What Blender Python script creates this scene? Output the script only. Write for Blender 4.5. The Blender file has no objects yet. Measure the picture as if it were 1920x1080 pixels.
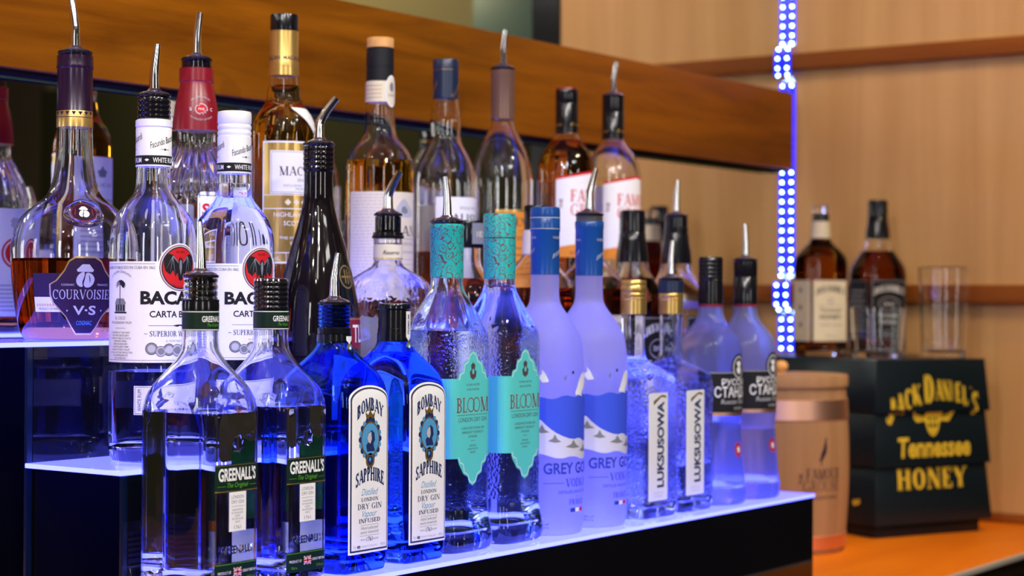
import bpy, bmesh, math, random
import numpy as np
from mathutils import Vector, Matrix

random.seed(7)
SC = bpy.context.scene
COL = SC.collection
PI = math.pi

# ---------------------------------------------------------------- camera
def setup_camera():
    yaw, pitch, roll = (math.radians(a) for a in (54.77, 0.31, -0.33))
    fwd = Vector((math.sin(yaw) * math.cos(pitch), math.cos(yaw) * math.cos(pitch), math.sin(pitch)))
    rt = Vector((math.cos(yaw), -math.sin(yaw), 0))
    dn = -rt.cross(fwd)
    r2 = math.cos(roll) * rt + math.sin(roll) * dn
    d2 = -math.sin(roll) * rt + math.cos(roll) * dn
    cam = bpy.data.cameras.new('camera')
    o = bpy.data.objects.new('camera', cam)
    COL.objects.link(o)
    m = Matrix((r2, -d2, -fwd)).transposed()
    o.matrix_world = Matrix.Translation((0, 0, 0.272)) @ m.to_4x4()
    cam.sensor_width = 36.0
    cam.lens = 36.0 * 3500 / 1920
    cam.clip_start = 0.05
    cam.dof.use_dof = True
    cam.dof.focus_distance = 1.84
    cam.dof.aperture_fstop = 5.6
    SC.camera = o
setup_camera()

# ---------------------------------------------------------------- world, colour, lamps
w = bpy.data.worlds.new('room_ambient')
SC.world = w
w.use_nodes = True
w.node_tree.nodes['Background'].inputs[0].default_value = (0.9, 0.75, 0.55, 1)
w.node_tree.nodes['Background'].inputs[1].default_value = 0.03
SC.view_settings.view_transform = 'Standard'
SC.view_settings.look = 'None'
SC.view_settings.exposure = 0.0
SC.view_settings.gamma = 1.0
SC.view_settings.use_curve_mapping = False
cy = SC.cycles
cy.max_bounces = 28
cy.transmission_bounces = 26
cy.glossy_bounces = 8
cy.diffuse_bounces = 4
cy.transparent_max_bounces = 8
cy.sample_clamp_indirect = 25.0
cy.blur_glossy = 0.15
cy.use_denoising = True
cy.caustics_reflective = True
cy.caustics_refractive = True

def spot(x, y, z, tx, ty, tz, power, col, size=60, blend=0.6, rad=0.03):
    l = bpy.data.lights.new('ceiling_spot', 'SPOT')
    l.energy = power; l.color = col; l.spot_size = math.radians(size); l.spot_blend = blend
    l.shadow_soft_size = rad
    o = bpy.data.objects.new('ceiling_spot_light', l)
    COL.objects.link(o)
    o.location = (x, y, z)
    o.rotation_euler = (Vector((tx, ty, tz)) - Vector((x, y, z))).to_track_quat('-Z', 'Y').to_euler()
WARM = (1.0, 0.72, 0.42)
NEUT = (1.0, 0.96, 0.92)
def panel(x, y, z, tx, ty, tz, power, col, sx, sy):  # unseen area light, added to put bright streaks on chrome and glass
    l = bpy.data.lights.new('added_fill_panel', 'AREA')
    l.shape = 'RECTANGLE'; l.size = sx; l.size_y = sy; l.energy = power; l.color = col
    o = bpy.data.objects.new('added_fill_panel_light', l)
    COL.objects.link(o)
    o.location = (x, y, z)
    o.rotation_euler = (Vector((tx, ty, tz)) - Vector((x, y, z))).to_track_quat('-Z', 'Y').to_euler()
def lamp(x, y, z, power, col, rad=0.02):
    l = bpy.data.lights.new('small_lamp', 'POINT')
    l.energy = power; l.color = col; l.shadow_soft_size = rad
    o = bpy.data.objects.new('small_lamp_light', l)
    COL.objects.link(o); o.location = (x, y, z)
spot(1.0, -0.3, 1.60, 1.45, 1.45, 0.15, 56, NEUT, 62)
spot(1.9, -0.1, 1.60, 2.0, 1.4, 0.12, 44, NEUT, 62)
spot(0.2, 0.1, 1.60, 1.3, 1.45, 0.2, 48, NEUT, 60)
spot(-0.6, 0.5, 1.60, 1.5, 1.5, 0.25, 40, NEUT, 50)
spot(2.3, 0.2, 1.60, 3.2, 1.3, 0.25, 42, WARM, 75)
spot(2.55, 0.75, 1.62, 3.25, 1.35, 0.6, 18, WARM, 80)
spot(1.0, 0.5, 1.62, 1.0, 1.62, 0.6, 7, WARM, 70)
spot(2.9, 0.5, 1.6, 2.95, 1.2, -0.13, 36, (1.0, 0.75, 0.45), 34, 0.8)  # extra spot added to brighten the right end of the counter
spot(4.2, -1.2, 1.6, 5.0, -1.2, 1.2, 40, (1.0, 0.85, 0.5), 120)  # extra spot added to brighten the far wall reflected in the mirror
for (a, b) in ((-0.9, -0.3), (-0.4, 0.9), (0.3, -0.9), (0.9, 0.5), (1.5, -0.5), (0.1, -0.1), (2.0, 0.5), (-1.0, 1.2), (0.2, 1.1)):
    lamp(a, b, 1.64, 3.6, NEUT, 0.014)
panel(-1.55, 0.3, 0.75, 1.4, 0.9, 0.5, 9, (0.92, 0.96, 1.0), 0.22, 1.0)
panel(-1.1, -2.5, 0.75, 1.4, 0.9, 0.5, 12, (1.0, 0.93, 0.85), 0.25, 1.0)
panel(1.6, -2.55, 0.8, 1.6, 0.9, 0.5, 9, (1.0, 0.95, 0.9), 0.18, 1.0)
panel(-0.2, -0.1, 1.70, 0.6, 0.5, 0.3, 4, NEUT, 0.15, 0.7)
panel(1.2, -1.0, 1.70, 1.5, 1.0, 0.3, 4, NEUT, 0.7, 0.15)

# ---------------------------------------------------------------- materials
def new_mat(name):
    m = bpy.data.materials.new(name)
    m.use_nodes = True
    nt = m.node_tree
    for n in list(nt.nodes): nt.nodes.remove(n)
    out = nt.nodes.new('ShaderNodeOutputMaterial')
    return m, nt, out
def principled(name, col, rough=0.5, metal=0.0, coat=0.0, spec=0.5, emis=None, es=0):
    m, nt, out = new_mat(name)
    p = nt.nodes.new('ShaderNodeBsdfPrincipled')
    p.inputs['Base Color'].default_value = (*col, 1)
    p.inputs['Roughness'].default_value = rough
    p.inputs['Metallic'].default_value = metal
    p.inputs['Coat Weight'].default_value = coat
    p.inputs['Coat Roughness'].default_value = 0.05
    p.inputs['Specular IOR Level'].default_value = spec
    if emis:
        p.inputs['Emission Color'].default_value = (*emis, 1)
        p.inputs['Emission Strength'].default_value = es
    nt.links.new(p.outputs[0], out.inputs[0])
    return m
def paper_mat(name, col, rough=0.55):
    """printed paper or plastic with a faint fibre mottling"""
    m, nt, out = new_mat(name)
    p = nt.nodes.new('ShaderNodeBsdfPrincipled')
    p.inputs['Roughness'].default_value = rough
    p.inputs['Specular IOR Level'].default_value = 0.2
    tc = nt.nodes.new('ShaderNodeTexCoord')
    no = nt.nodes.new('ShaderNodeTexNoise'); no.inputs['Scale'].default_value = 300
    mx = nt.nodes.new('ShaderNodeMixRGB')
    mx.inputs[1].default_value = (*[c * 0.95 for c in col], 1)
    mx.inputs[2].default_value = (*col, 1)
    nt.links.new(tc.outputs['Object'], no.inputs['Vector'])
    nt.links.new(no.outputs['Fac'], mx.inputs[0])
    nt.links.new(mx.outputs[0], p.inputs['Base Color'])
    nt.links.new(p.outputs[0], out.inputs[0])
    return m
def glass_mat(name, col=(1, 1, 1), rough=0.0, ior=1.47, bump=None):
    m, nt, out = new_mat(name)
    g = nt.nodes.new('ShaderNodeBsdfGlass')
    g.inputs['Color'].default_value = (*col, 1)
    g.inputs['Roughness'].default_value = rough
    g.inputs['IOR'].default_value = ior
    if bump:
        kind, scale, strength, dist, ranges = bump
        tc = nt.nodes.new('ShaderNodeTexCoord')
        if kind == 'voronoi':
            t = nt.nodes.new('ShaderNodeTexVoronoi'); t.feature = 'F1'
            src = t.outputs['Distance']
        else:
            t = nt.nodes.new('ShaderNodeTexNoise'); src = t.outputs['Fac']
        t.inputs['Scale'].default_value = scale
        nt.links.new(tc.outputs['Object'], t.inputs['Vector'])
        b = nt.nodes.new('ShaderNodeBump'); b.inputs['Distance'].default_value = dist
        nt.links.new(src, b.inputs['Height'])
        if ranges:
            sp = nt.nodes.new('ShaderNodeSeparateXYZ')
            nt.links.new(tc.outputs['Object'], sp.inputs[0])
            total = None
            for (a, c) in ranges:
                g1 = nt.nodes.new('ShaderNodeMath'); g1.operation = 'GREATER_THAN'; g1.inputs[1].default_value = a
                g2 = nt.nodes.new('ShaderNodeMath'); g2.operation = 'LESS_THAN'; g2.inputs[1].default_value = c
                mu = nt.nodes.new('ShaderNodeMath'); mu.operation = 'MULTIPLY'
                nt.links.new(sp.outputs['Z'], g1.inputs[0]); nt.links.new(sp.outputs['Z'], g2.inputs[0])
                nt.links.new(g1.outputs[0], mu.inputs[0]); nt.links.new(g2.outputs[0], mu.inputs[1])
                if total is None: total = mu
                else:
                    ad = nt.nodes.new('ShaderNodeMath'); ad.operation = 'ADD'
                    nt.links.new(total.outputs[0], ad.inputs[0]); nt.links.new(mu.outputs[0], ad.inputs[1]); total = ad
            ms = nt.nodes.new('ShaderNodeMath'); ms.operation = 'MULTIPLY'; ms.inputs[1].default_value = strength
            nt.links.new(total.outputs[0], ms.inputs[0]); nt.links.new(ms.outputs[0], b.inputs['Strength'])
        else:
            b.inputs['Strength'].default_value = strength
        nt.links.new(b.outputs[0], g.inputs['Normal'])
    nt.links.new(g.outputs[0], out.inputs[0])
    return m
def frosted_mat(name, col, glassy=0.55, rough=0.45):
    m, nt, out = new_mat(name)
    g = nt.nodes.new('ShaderNodeBsdfGlass'); g.inputs['Roughness'].default_value = rough
    g.inputs['IOR'].default_value = 1.25; g.inputs['Color'].default_value = (*col, 1)
    t = nt.nodes.new('ShaderNodeBsdfTranslucent'); t.inputs['Color'].default_value = (*col, 1)
    d = nt.nodes.new('ShaderNodeBsdfPrincipled'); d.inputs['Base Color'].default_value = (*col, 1)
    d.inputs['Roughness'].default_value = 0.35
    m1 = nt.nodes.new('ShaderNodeMixShader'); m1.inputs[0].default_value = 0.22
    m2 = nt.nodes.new('ShaderNodeMixShader'); m2.inputs[0].default_value = glassy
    nt.links.new(t.outputs[0], m1.inputs[1]); nt.links.new(d.outputs[0], m1.inputs[2])
    nt.links.new(m1.outputs[0], m2.inputs[1]); nt.links.new(g.outputs[0], m2.inputs[2])
    nt.links.new(m2.outputs[0], out.inputs[0])
    return m
def wood_mat(name, c1, c2, scale, rough=0.4, coat=0.0, detail=6, c3=None):
    m, nt, out = new_mat(name)
    p = nt.nodes.new('ShaderNodeBsdfPrincipled')
    p.inputs['Roughness'].default_value = rough
    p.inputs['Specular IOR Level'].default_value = 0.08
    p.inputs['Coat Weight'].default_value = coat
    p.inputs['Coat Roughness'].default_value = 0.15
    tc = nt.nodes.new('ShaderNodeTexCoord')
    mp = nt.nodes.new('ShaderNodeMapping'); mp.inputs['Scale'].default_value = scale
    no = nt.nodes.new('ShaderNodeTexNoise'); no.inputs['Scale'].default_value = 1.0
    no.inputs['Detail'].default_value = detail; no.inputs['Roughness'].default_value = 0.62
    no.inputs['Distortion'].default_value = 0.6
    cr = nt.nodes.new('ShaderNodeValToRGB')
    cr.color_ramp.elements[0].position = 0.3; cr.color_ramp.elements[0].color = (*c1, 1)
    cr.color_ramp.elements[1].position = 0.7; cr.color_ramp.elements[1].color = (*c2, 1)
    if c3:
        e = cr.color_ramp.elements.new(0.5); e.color = (*c3, 1)
    nt.links.new(tc.outputs['Object'], mp.inputs[0]); nt.links.new(mp.outputs[0], no.inputs['Vector'])
    nt.links.new(no.outputs['Fac'], cr.inputs[0]); nt.links.new(cr.outputs[0], p.inputs['Base Color'])
    nt.links.new(p.outputs[0], out.inputs[0])
    return m
def emit_mat(name, col, s, rough=0.15):
    """a lit acrylic or lamp face: glossy skin over its own light"""
    m, nt, out = new_mat(name)
    e = nt.nodes.new('ShaderNodeEmission'); e.inputs[0].default_value = (*col, 1); e.inputs[1].default_value = s
    g = nt.nodes.new('ShaderNodeBsdfGlossy'); g.inputs['Roughness'].default_value = rough
    f = nt.nodes.new('ShaderNodeFresnel'); f.inputs[0].default_value = 1.45
    mx = nt.nodes.new('ShaderNodeMixShader')
    nt.links.new(f.outputs[0], mx.inputs[0]); nt.links.new(e.outputs[0], mx.inputs[1]); nt.links.new(g.outputs[0], mx.inputs[2])
    nt.links.new(mx.outputs[0], out.inputs[0])
    return m
def floral_mat(name):
    m, nt, out = new_mat(name)
    p = nt.nodes.new('ShaderNodeBsdfPrincipled'); p.inputs['Roughness'].default_value = 0.3
    tc = nt.nodes.new('ShaderNodeTexCoord')
    no = nt.nodes.new('ShaderNodeTexNoise'); no.inputs['Scale'].default_value = 90
    ad = nt.nodes.new('ShaderNodeMixRGB'); ad.blend_type = 'ADD'; ad.inputs[0].default_value = 0.012
    v = nt.nodes.new('ShaderNodeTexVoronoi'); v.inputs['Scale'].default_value = 115
    mu = nt.nodes.new('ShaderNodeMath'); mu.operation = 'MULTIPLY'; mu.inputs[1].default_value = 17
    si = nt.nodes.new('ShaderNodeMath'); si.operation = 'SINE'
    cr = nt.nodes.new('ShaderNodeValToRGB'); cr.color_ramp.interpolation = 'LINEAR'
    cr.color_ramp.elements[0].position = 0.70; cr.color_ramp.elements[0].color = (0.02, 0.42, 0.42, 1)
    cr.color_ramp.elements[1].position = 0.86; cr.color_ramp.elements[1].color = (0.16, 0.03, 0.045, 1)
    nt.links.new(tc.outputs['Object'], no.inputs['Vector'])
    nt.links.new(tc.outputs['Object'], ad.inputs[1]); nt.links.new(no.outputs['Color'], ad.inputs[2])
    nt.links.new(ad.outputs[0], v.inputs['Vector'])
    nt.links.new(v.outputs['Distance'], mu.inputs[0]); nt.links.new(mu.outputs[0], si.inputs[0])
    nt.links.new(si.outputs[0], cr.inputs[0]); nt.links.new(cr.outputs[0], p.inputs['Base Color'])
    nt.links.new(p.outputs[0], out.inputs[0])
    return m

M = {}
M['clear'] = glass_mat('clear_glass', (0.99, 0.995, 0.995))
M['soft'] = frosted_mat('satin_glass', (0.80, 0.84, 1.0), 0.80, 0.16)
M['pebble'] = glass_mat('pebbled_glass', (0.95, 1.0, 0.99), 0, 1.47, ('voronoi', 300, 0.5, 0.0010, ((0.165, 0.235), (0.05, 0.118))))
M['dimple'] = glass_mat('dimpled_glass', (0.96, 0.98, 1.0), 0, 1.47, ('voronoi', 260, 0.7, 0.0012, ((0.02, 0.165),)))
M['crackle'] = glass_mat('rippled_glass', (0.99, 0.995, 0.995), 0, 1.47, ('noise', 60, 0.5, 0.002, ((0.0, 0.2),)))
M['blue'] = glass_mat('sapphire_blue_glass', (0.38, 0.62, 1.0))
M['frost'] = frosted_mat('frosted_glass', (0.84, 0.84, 0.97), 0.5)
M['water'] = glass_mat('clear_spirit', (0.98, 0.99, 1.0), 0, 0.915)
M['bluewater'] = glass_mat('spirit_in_blue_glass', (0.75, 0.86, 1.0), 0, 0.915)
M['amber'] = glass_mat('amber_spirit', (0.78, 0.47, 0.08), 0, 0.92)
M['cognac'] = glass_mat('cognac_spirit', (0.66, 0.24, 0.05), 0, 0.92)
M['honey'] = glass_mat('pale_amber_spirit', (0.88, 0.60, 0.12), 0, 0.92)
M['whiskey'] = glass_mat('brown_spirit', (0.50, 0.22, 0.06), 0, 0.92)
M['brown'] = glass_mat('honey_brown_spirit', (0.62, 0.33, 0.08), 0, 0.92)
M['darkglass'] = principled('black_bottle_glass', (0.006, 0.004, 0.006), 0.04, 0, 0, 0.6)
M['chrome'] = principled('chrome', (0.82, 0.82, 0.83), 0.08, 1.0)
M['rubber'] = principled('black_rubber', (0.008, 0.008, 0.01), 0.22)
M['black'] = principled('black_gloss_plastic', (0.006, 0.006, 0.009), 0.15)
M['ink'] = paper_mat('black_ink', (0.012, 0.012, 0.016))
M['white'] = paper_mat('white_paper', (0.86, 0.86, 0.88))
M['whiteplastic'] = principled('white_plastic', (0.84, 0.84, 0.87), 0.3)
M['cream'] = paper_mat('cream_paper', (0.78, 0.70, 0.52))
M['grey'] = paper_mat('grey_ink', (0.22, 0.23, 0.26))
M['lightgrey'] = paper_mat('pale_grey_ink', (0.5, 0.5, 0.53))
M['red'] = paper_mat('red_ink', (0.62, 0.015, 0.02))
M['crimson'] = principled('crimson_foil', (0.24, 0.006, 0.018), 0.28)
M['maroon'] = paper_mat('maroon_ink', (0.22, 0.015, 0.03))
M['navy'] = principled('navy_foil', (0.012, 0.022, 0.06), 0.3)
M['purple'] = principled('purple_foil', (0.022, 0.006, 0.026), 0.22, 0.2)
M['plum'] = paper_mat('dark_plum_paper', (0.030, 0.012, 0.035), 0.4)
M['gold'] = principled('gold_foil', (0.80, 0.52, 0.16), 0.28, 0.85)
M['yellow'] = principled('golden_yellow_paint', (0.66, 0.47, 0.03), 0.45)
M['green'] = paper_mat('dark_green_paper', (0.006, 0.022, 0.014), 0.4)
M['lime'] = paper_mat('green_ink', (0.10, 0.36, 0.03))
M['greenglow'] = paper_mat('green_label_back', (0.015, 0.11, 0.02), 0.4)
M['teal'] = paper_mat('turquoise_paper', (0.10, 0.62, 0.60))
M['floral'] = floral_mat('turquoise_floral_sleeve')
M['brownink'] = paper_mat('brown_ink', (0.10, 0.06, 0.07))
M['bluecap'] = principled('cobalt_blue_foil', (0.01, 0.07, 0.30), 0.25)
M['blueink'] = paper_mat('blue_ink', (0.03, 0.05, 0.42))
M['lakeblue'] = paper_mat('lake_blue_ink', (0.05, 0.10, 0.80))
M['hills'] = paper_mat('pale_hill_ink', (0.66, 0.66, 0.84))
M['skyblue'] = paper_mat('sky_blue_ink', (0.08, 0.32, 0.62))
M['darkblue'] = paper_mat('dark_blue_ink', (0.015, 0.03, 0.12))
M['orange'] = paper_mat('orange_paper', (0.75, 0.27, 0.03))
M['tan'] = paper_mat('tan_paper', (0.62, 0.42, 0.20))
M['copper'] = principled('copper_hoop', (0.90, 0.52, 0.38), 0.42, 1.0)
M['cork'] = wood_mat('pale_wooden_stopper', (0.62, 0.30, 0.10), (0.78, 0.42, 0.16), (60, 60, 20), 0.5)
M['crate'] = principled('black_lacquer', (0.006, 0.012, 0.018), 0.30, 0, 0, 0.3)
M['acrylicblack'] = principled('black_acrylic', (0.003, 0.003, 0.005), 0.05, 0, 0, 0.5)
M['acrylicedge'] = principled('black_acrylic_edge', (0.003, 0.008, 0.025), 0.15)
M['board'] = wood_mat('orange_brown_wood', (0.125, 0.034, 0.0015), (0.30, 0.092, 0.003), (2.4, 30, 26), 0.40, 0.0, 9, (0.215, 0.064, 0.002))
M['maple'] = wood_mat('light_maple_panel', (0.54, 0.30, 0.12), (0.68, 0.41, 0.18), (7, 14, 0.7), 0.42, 0.1)
M['rail'] = wood_mat('red_brown_rail', (0.20, 0.055, 0.010), (0.28, 0.085, 0.014), (20, 1.5, 20), 0.4)
M['counter'] = wood_mat('orange_counter_wood', (0.72, 0.17, 0.006), (0.86, 0.23, 0.010), (1.5, 10, 10), 0.35, 0.0)
M['stave'] = wood_mat('pale_oak_stave', (0.29, 0.155, 0.075), (0.40, 0.23, 0.115), (24, 24, 1.6), 0.55)
M['darkwood'] = wood_mat('dark_cabinet_wood', (0.02, 0.012, 0.006), (0.04, 0.02, 0.01), (2, 2, 20), 0.5)
M['olive'] = principled('olive_paint', (0.26, 0.20, 0.085), 0.7)
M['tealedge'] = principled('teal_glass_edge', (0.12, 0.26, 0.05), 0.5, 0, 0, 0.1)
M['tealpane'] = principled('teal_window_pane', (0.05, 0.13, 0.12), 0.3)
M['creampaint'] = principled('brown_paint', (0.10, 0.075, 0.05), 0.7)
M['ceilingpaint'] = principled('ceiling_paint', (0.42, 0.36, 0.28), 0.8)
M['darkolive'] = principled('dark_olive_paint', (0.045, 0.043, 0.022), 0.9, 0, 0, 0.0)
M['darkpaint'] = principled('dark_paint', (0.018, 0.017, 0.013), 0.9, 0, 0, 0.0)
M['steel'] = principled('brushed_steel', (0.62, 0.60, 0.58), 0.25, 1.0)
M['edgestrip'] = principled('worn_silver_strip', (0.62, 0.58, 0.52), 0.45, 0.35)
M['mirror'] = principled('mirror_silver', (0.86, 0.90, 0.88), 0.0, 1.0)
M['lit'] = emit_mat('lit_acrylic', (0.40, 0.40, 1.0), 1.0, 0.08)
M['lit'].node_tree.nodes['Emission'].inputs[0].default_value = (0.082, 0.092, 1.0, 1)
M['lit'].node_tree.nodes['Emission'].inputs[1].default_value = 8.6
M['diode'] = emit_mat('diode_light', (0.30, 0.50, 1.0), 34.0)
M['strip'] = emit_mat('blue_glowing_strip', (0.006, 0.02, 1.0), 2.4)

# ---------------------------------------------------------------- object helpers
def link(name, me, mats, parent=None, smooth=True, angle=38):
    for m in mats: me.materials.append(m)
    if smooth:
        me.shade_smooth()
        me.set_sharp_from_angle(angle=math.radians(angle))
    o = bpy.data.objects.new(name, me)
    COL.objects.link(o)
    if parent: o.parent = parent
    return o
def mesh_from(verts, faces, name='m', mi=None):
    me = bpy.data.meshes.new(name)
    me.from_pydata([tuple(v) for v in verts], [], faces)
    if mi is not None: me.polygons.foreach_set('material_index', mi)
    me.update()
    return me
def tag(o, label, cat, group=None):
    o['label'] = label; o['category'] = cat
    if group: o['group'] = group
    return o
def thing(name, label, cat, loc=(0, 0, 0), rz=0.0, group=None):
    o = bpy.data.objects.new(name, None)
    o.empty_display_size = 0.02
    COL.objects.link(o)
    o.location = loc; o.rotation_euler = (0, 0, rz)
    return tag(o, label, cat, group)
def struct(o):
    o['kind'] = 'structure'
    return o
def box_mesh(lo, hi, bevel=0.0, segs=2):
    bm = bmesh.new()
    bmesh.ops.create_cube(bm, size=1)
    c = [(a + b) / 2 for a, b in zip(lo, hi)]; s = [b - a for a, b in zip(lo, hi)]
    for v in bm.verts: v.co = Vector([v.co[i] * s[i] + c[i] for i in range(3)])
    if bevel: bmesh.ops.bevel(bm, geom=bm.edges[:], offset=bevel, segments=segs, profile=0.5, affect='EDGES')
    me = bpy.data.meshes.new('box'); bm.to_mesh(me); bm.free()
    return me
def box(name, lo, hi, mat, parent=None, bevel=0.0):
    return link(name, box_mesh(lo, hi, bevel), [mat], parent, angle=30)

# ---- sections: a superellipse ring, angle 0 faces the front (-Y)
def sup_r(th, rx, ry, n):
    s, c = np.abs(np.sin(th)), np.abs(np.cos(th))
    return ((s / rx) ** n + (c / ry) ** n) ** (-1.0 / n)
def chaikin(p, it=2):
    p = [tuple(map(float, q)) for q in p]
    for _ in range(it):
        q = [p[0]]
        for a, b in zip(p[:-1], p[1:]):
            q.append(tuple(0.75 * x + 0.25 * y for x, y in zip(a, b)))
            q.append(tuple(0.25 * x + 0.75 * y for x, y in zip(a, b)))
        q.append(p[-1]); p = q
    return p
def full(prof):
    return [(q[0], q[1], q[1], 2.0) if len(q) == 2 else tuple(q) for q in prof]
def dense(p, step):
    out = [p[0]]
    for a, b in zip(p[:-1], p[1:]):
        k = max(1, int(abs(b[0] - a[0]) / step))
        for i in range(1, k + 1):
            t = i / k
            out.append(tuple(x + (y - x) * t for x, y in zip(a, b)))
    return out
class Surf:
    """profile (rising z) of a body; rings and wrapped labels are read from it"""
    def __init__(self, prof, disp=None):
        self.p = sorted(full(prof), key=lambda q: q[0])
        a = np.array(self.p)
        self.z, self.rx, self.ry, self.n = a[:, 0], a[:, 1], a[:, 2], a[:, 3]
        self.disp = disp
    def at(self, z):
        return np.interp(z, self.z, self.rx), np.interp(z, self.z, self.ry), np.interp(z, self.z, self.n)
    def ring(self, z, k, inset=0.0):
        th = np.arange(k) * 2 * PI / k
        rx, ry, n = self.at(z)
        rx = max(rx - inset, 0.0008); ry = max(ry - inset, 0.0008)
        r = sup_r(th, rx, ry, n)
        if self.disp is not None and inset == 0: r = r + self.disp(th, np.full(k, z), r)
        return np.stack([r * np.sin(th), -r * np.cos(th), np.full(k, z)], 1)
    def wrapper(self, a0, zref):
        th = np.linspace(-PI, PI, 1441)
        rx, ry, n = self.at(zref)
        r = sup_r(th + a0, rx, ry, n)
        x, y = r * np.sin(th + a0), -r * np.cos(th + a0)
        s = np.concatenate([[0], np.cumsum(np.hypot(np.diff(x), np.diff(y)))])
        s -= s[720]
        def f(u, v, off):
            t = np.interp(u, s, th) + a0
            rx, ry, n = self.at(v)
            r = sup_r(t, rx, ry, n)
            x, y = r * np.sin(t), -r * np.cos(t)
            nx = np.sign(x) * np.abs(x / rx) ** (n - 1) / rx
            ny = np.sign(y) * np.abs(y / ry) ** (n - 1) / ry
            l = np.hypot(nx, ny) + 1e-9
            dz = (np.interp(v + 0.001, self.z, self.rx) - np.interp(v - 0.001, self.z, self.rx)) / 0.002
            cz = 1 / np.sqrt(1 + dz * dz)
            return np.stack([x + nx / l * off * cz, y + ny / l * off * cz, v - dz * cz * off], 1)
        return f
def rings_mesh(rings, cap0=True, cap1=True):
    """loft rings (all the same count) into one closed mesh"""
    k = len(rings[0]); V = np.concatenate(rings); F = []
    for i in range(len(rings) - 1):
        a, b = i * k, (i + 1) * k
        for j in range(k):
            j2 = (j + 1) % k
            F.append((a + j, a + j2, b + j2, b + j))
    V = list(map(tuple, V))
    if cap0:
        c = np.mean(rings[0], 0); V.append(tuple(c)); ci = len(V) - 1
        F += [(ci, (j + 1) % k, j) for j in range(k)]
    if cap1:
        c = np.mean(rings[-1], 0); V.append(tuple(c)); ci = len(V) - 1; a = (len(rings) - 1) * k
        F += [(ci, a + j, a + (j + 1) % k) for j in range(k)]
    return V, F
def lathe(name, prof, mat, parent, k=48, it=0, angle=38, bands=None):
    """solid of revolution from (z, r) points rising; bands: [(z_low, material)] colours faces above z_low"""
    p = chaikin(prof, it) if it else prof
    th = np.arange(k) * 2 * PI / k
    rings = [np.stack([max(r, 1e-4) * np.sin(th), -max(r, 1e-4) * np.cos(th), np.full(k, z)], 1) for z, r in p]
    V, F = rings_mesh(rings)
    me = mesh_from(V, F)
    mats = [mat]
    if bands:
        mats += [b[1] for b in bands]
        for po in me.polygons:
            zc = po.center.z
            for i, b in enumerate(bands):
                if zc > b[0]: po.material_index = i + 1
    return link(name, me, mats, parent, angle=angle)

def bottle_body(parent, surf, glass, liquid=None, level=None, wall=0.003, base=0.010, k=72, step=0.006, solid=False, top=None, name='glass_body'):
    """outer wall, rim, air space above the spirit; the spirit fills the rest of the inside"""
    z = [q[0] for q in dense(surf.p, step)]
    ztop = top if top is not None else z[-1]
    z = [q for q in z if 0.004 < q < ztop - 1e-4] + [ztop]
    rx, ry, n = surf.at(0.004)
    sm = min(rx, ry)
    rings = []
    for zz, f in ((0.0025, 0.62), (0.0004, 0.80), (0.0, 0.87), (0.0004, 0.93), (0.0018, 0.975)):
        r = surf.ring(0.004, k); r[:, :2] *= f; r[:, 2] = zz; rings.append(r)
    rings += [surf.ring(q, k) for q in z]
    if solid:
        V, F = rings_mesh(rings)
        return link(name, mesh_from(V, F), [glass], parent), None
    zlow = base + 0.003
    lev = level if level else 0
    zb = max(zlow, lev + 0.0004)
    iz = [q for q in z if zb + 0.0008 < q < ztop - 0.0005]
    rings.append(surf.ring(ztop, k, wall))
    rings += [surf.ring(q, k, wall) for q in reversed(iz)]
    rings.append(surf.ring(zb, k, wall + (0.0 if lev > zlow else 0.003)))
    if lev <= zlow:
        r = surf.ring(zb, k, wall + 0.003); r[:, :2] *= 0.6; r[:, 2] += 0.006; rings.append(r)
    V, F = rings_mesh(rings)
    body = link(name, mesh_from(V, F), [glass], parent)
    liq = None
    if liquid and lev > zlow:
        lz = [base] + [q for q in z if base + 0.004 < q < lev - 0.001] + [lev]
        lr = []
        r = surf.ring(base, k, wall + 0.004); r[:, :2] *= 0.55; r[:, 2] += 0.007; lr.append(r)
        lr.append(surf.ring(base, k, wall + 0.004))
        lr.append(surf.ring(base + 0.003, k, wall))
        lr += [surf.ring(q, k, wall) for q in lz[1:]]
        V, F = rings_mesh(lr)
        liq = link('liquid', mesh_from(V, F), [liquid], parent)
    return body, liq

# ---- lettering

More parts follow.
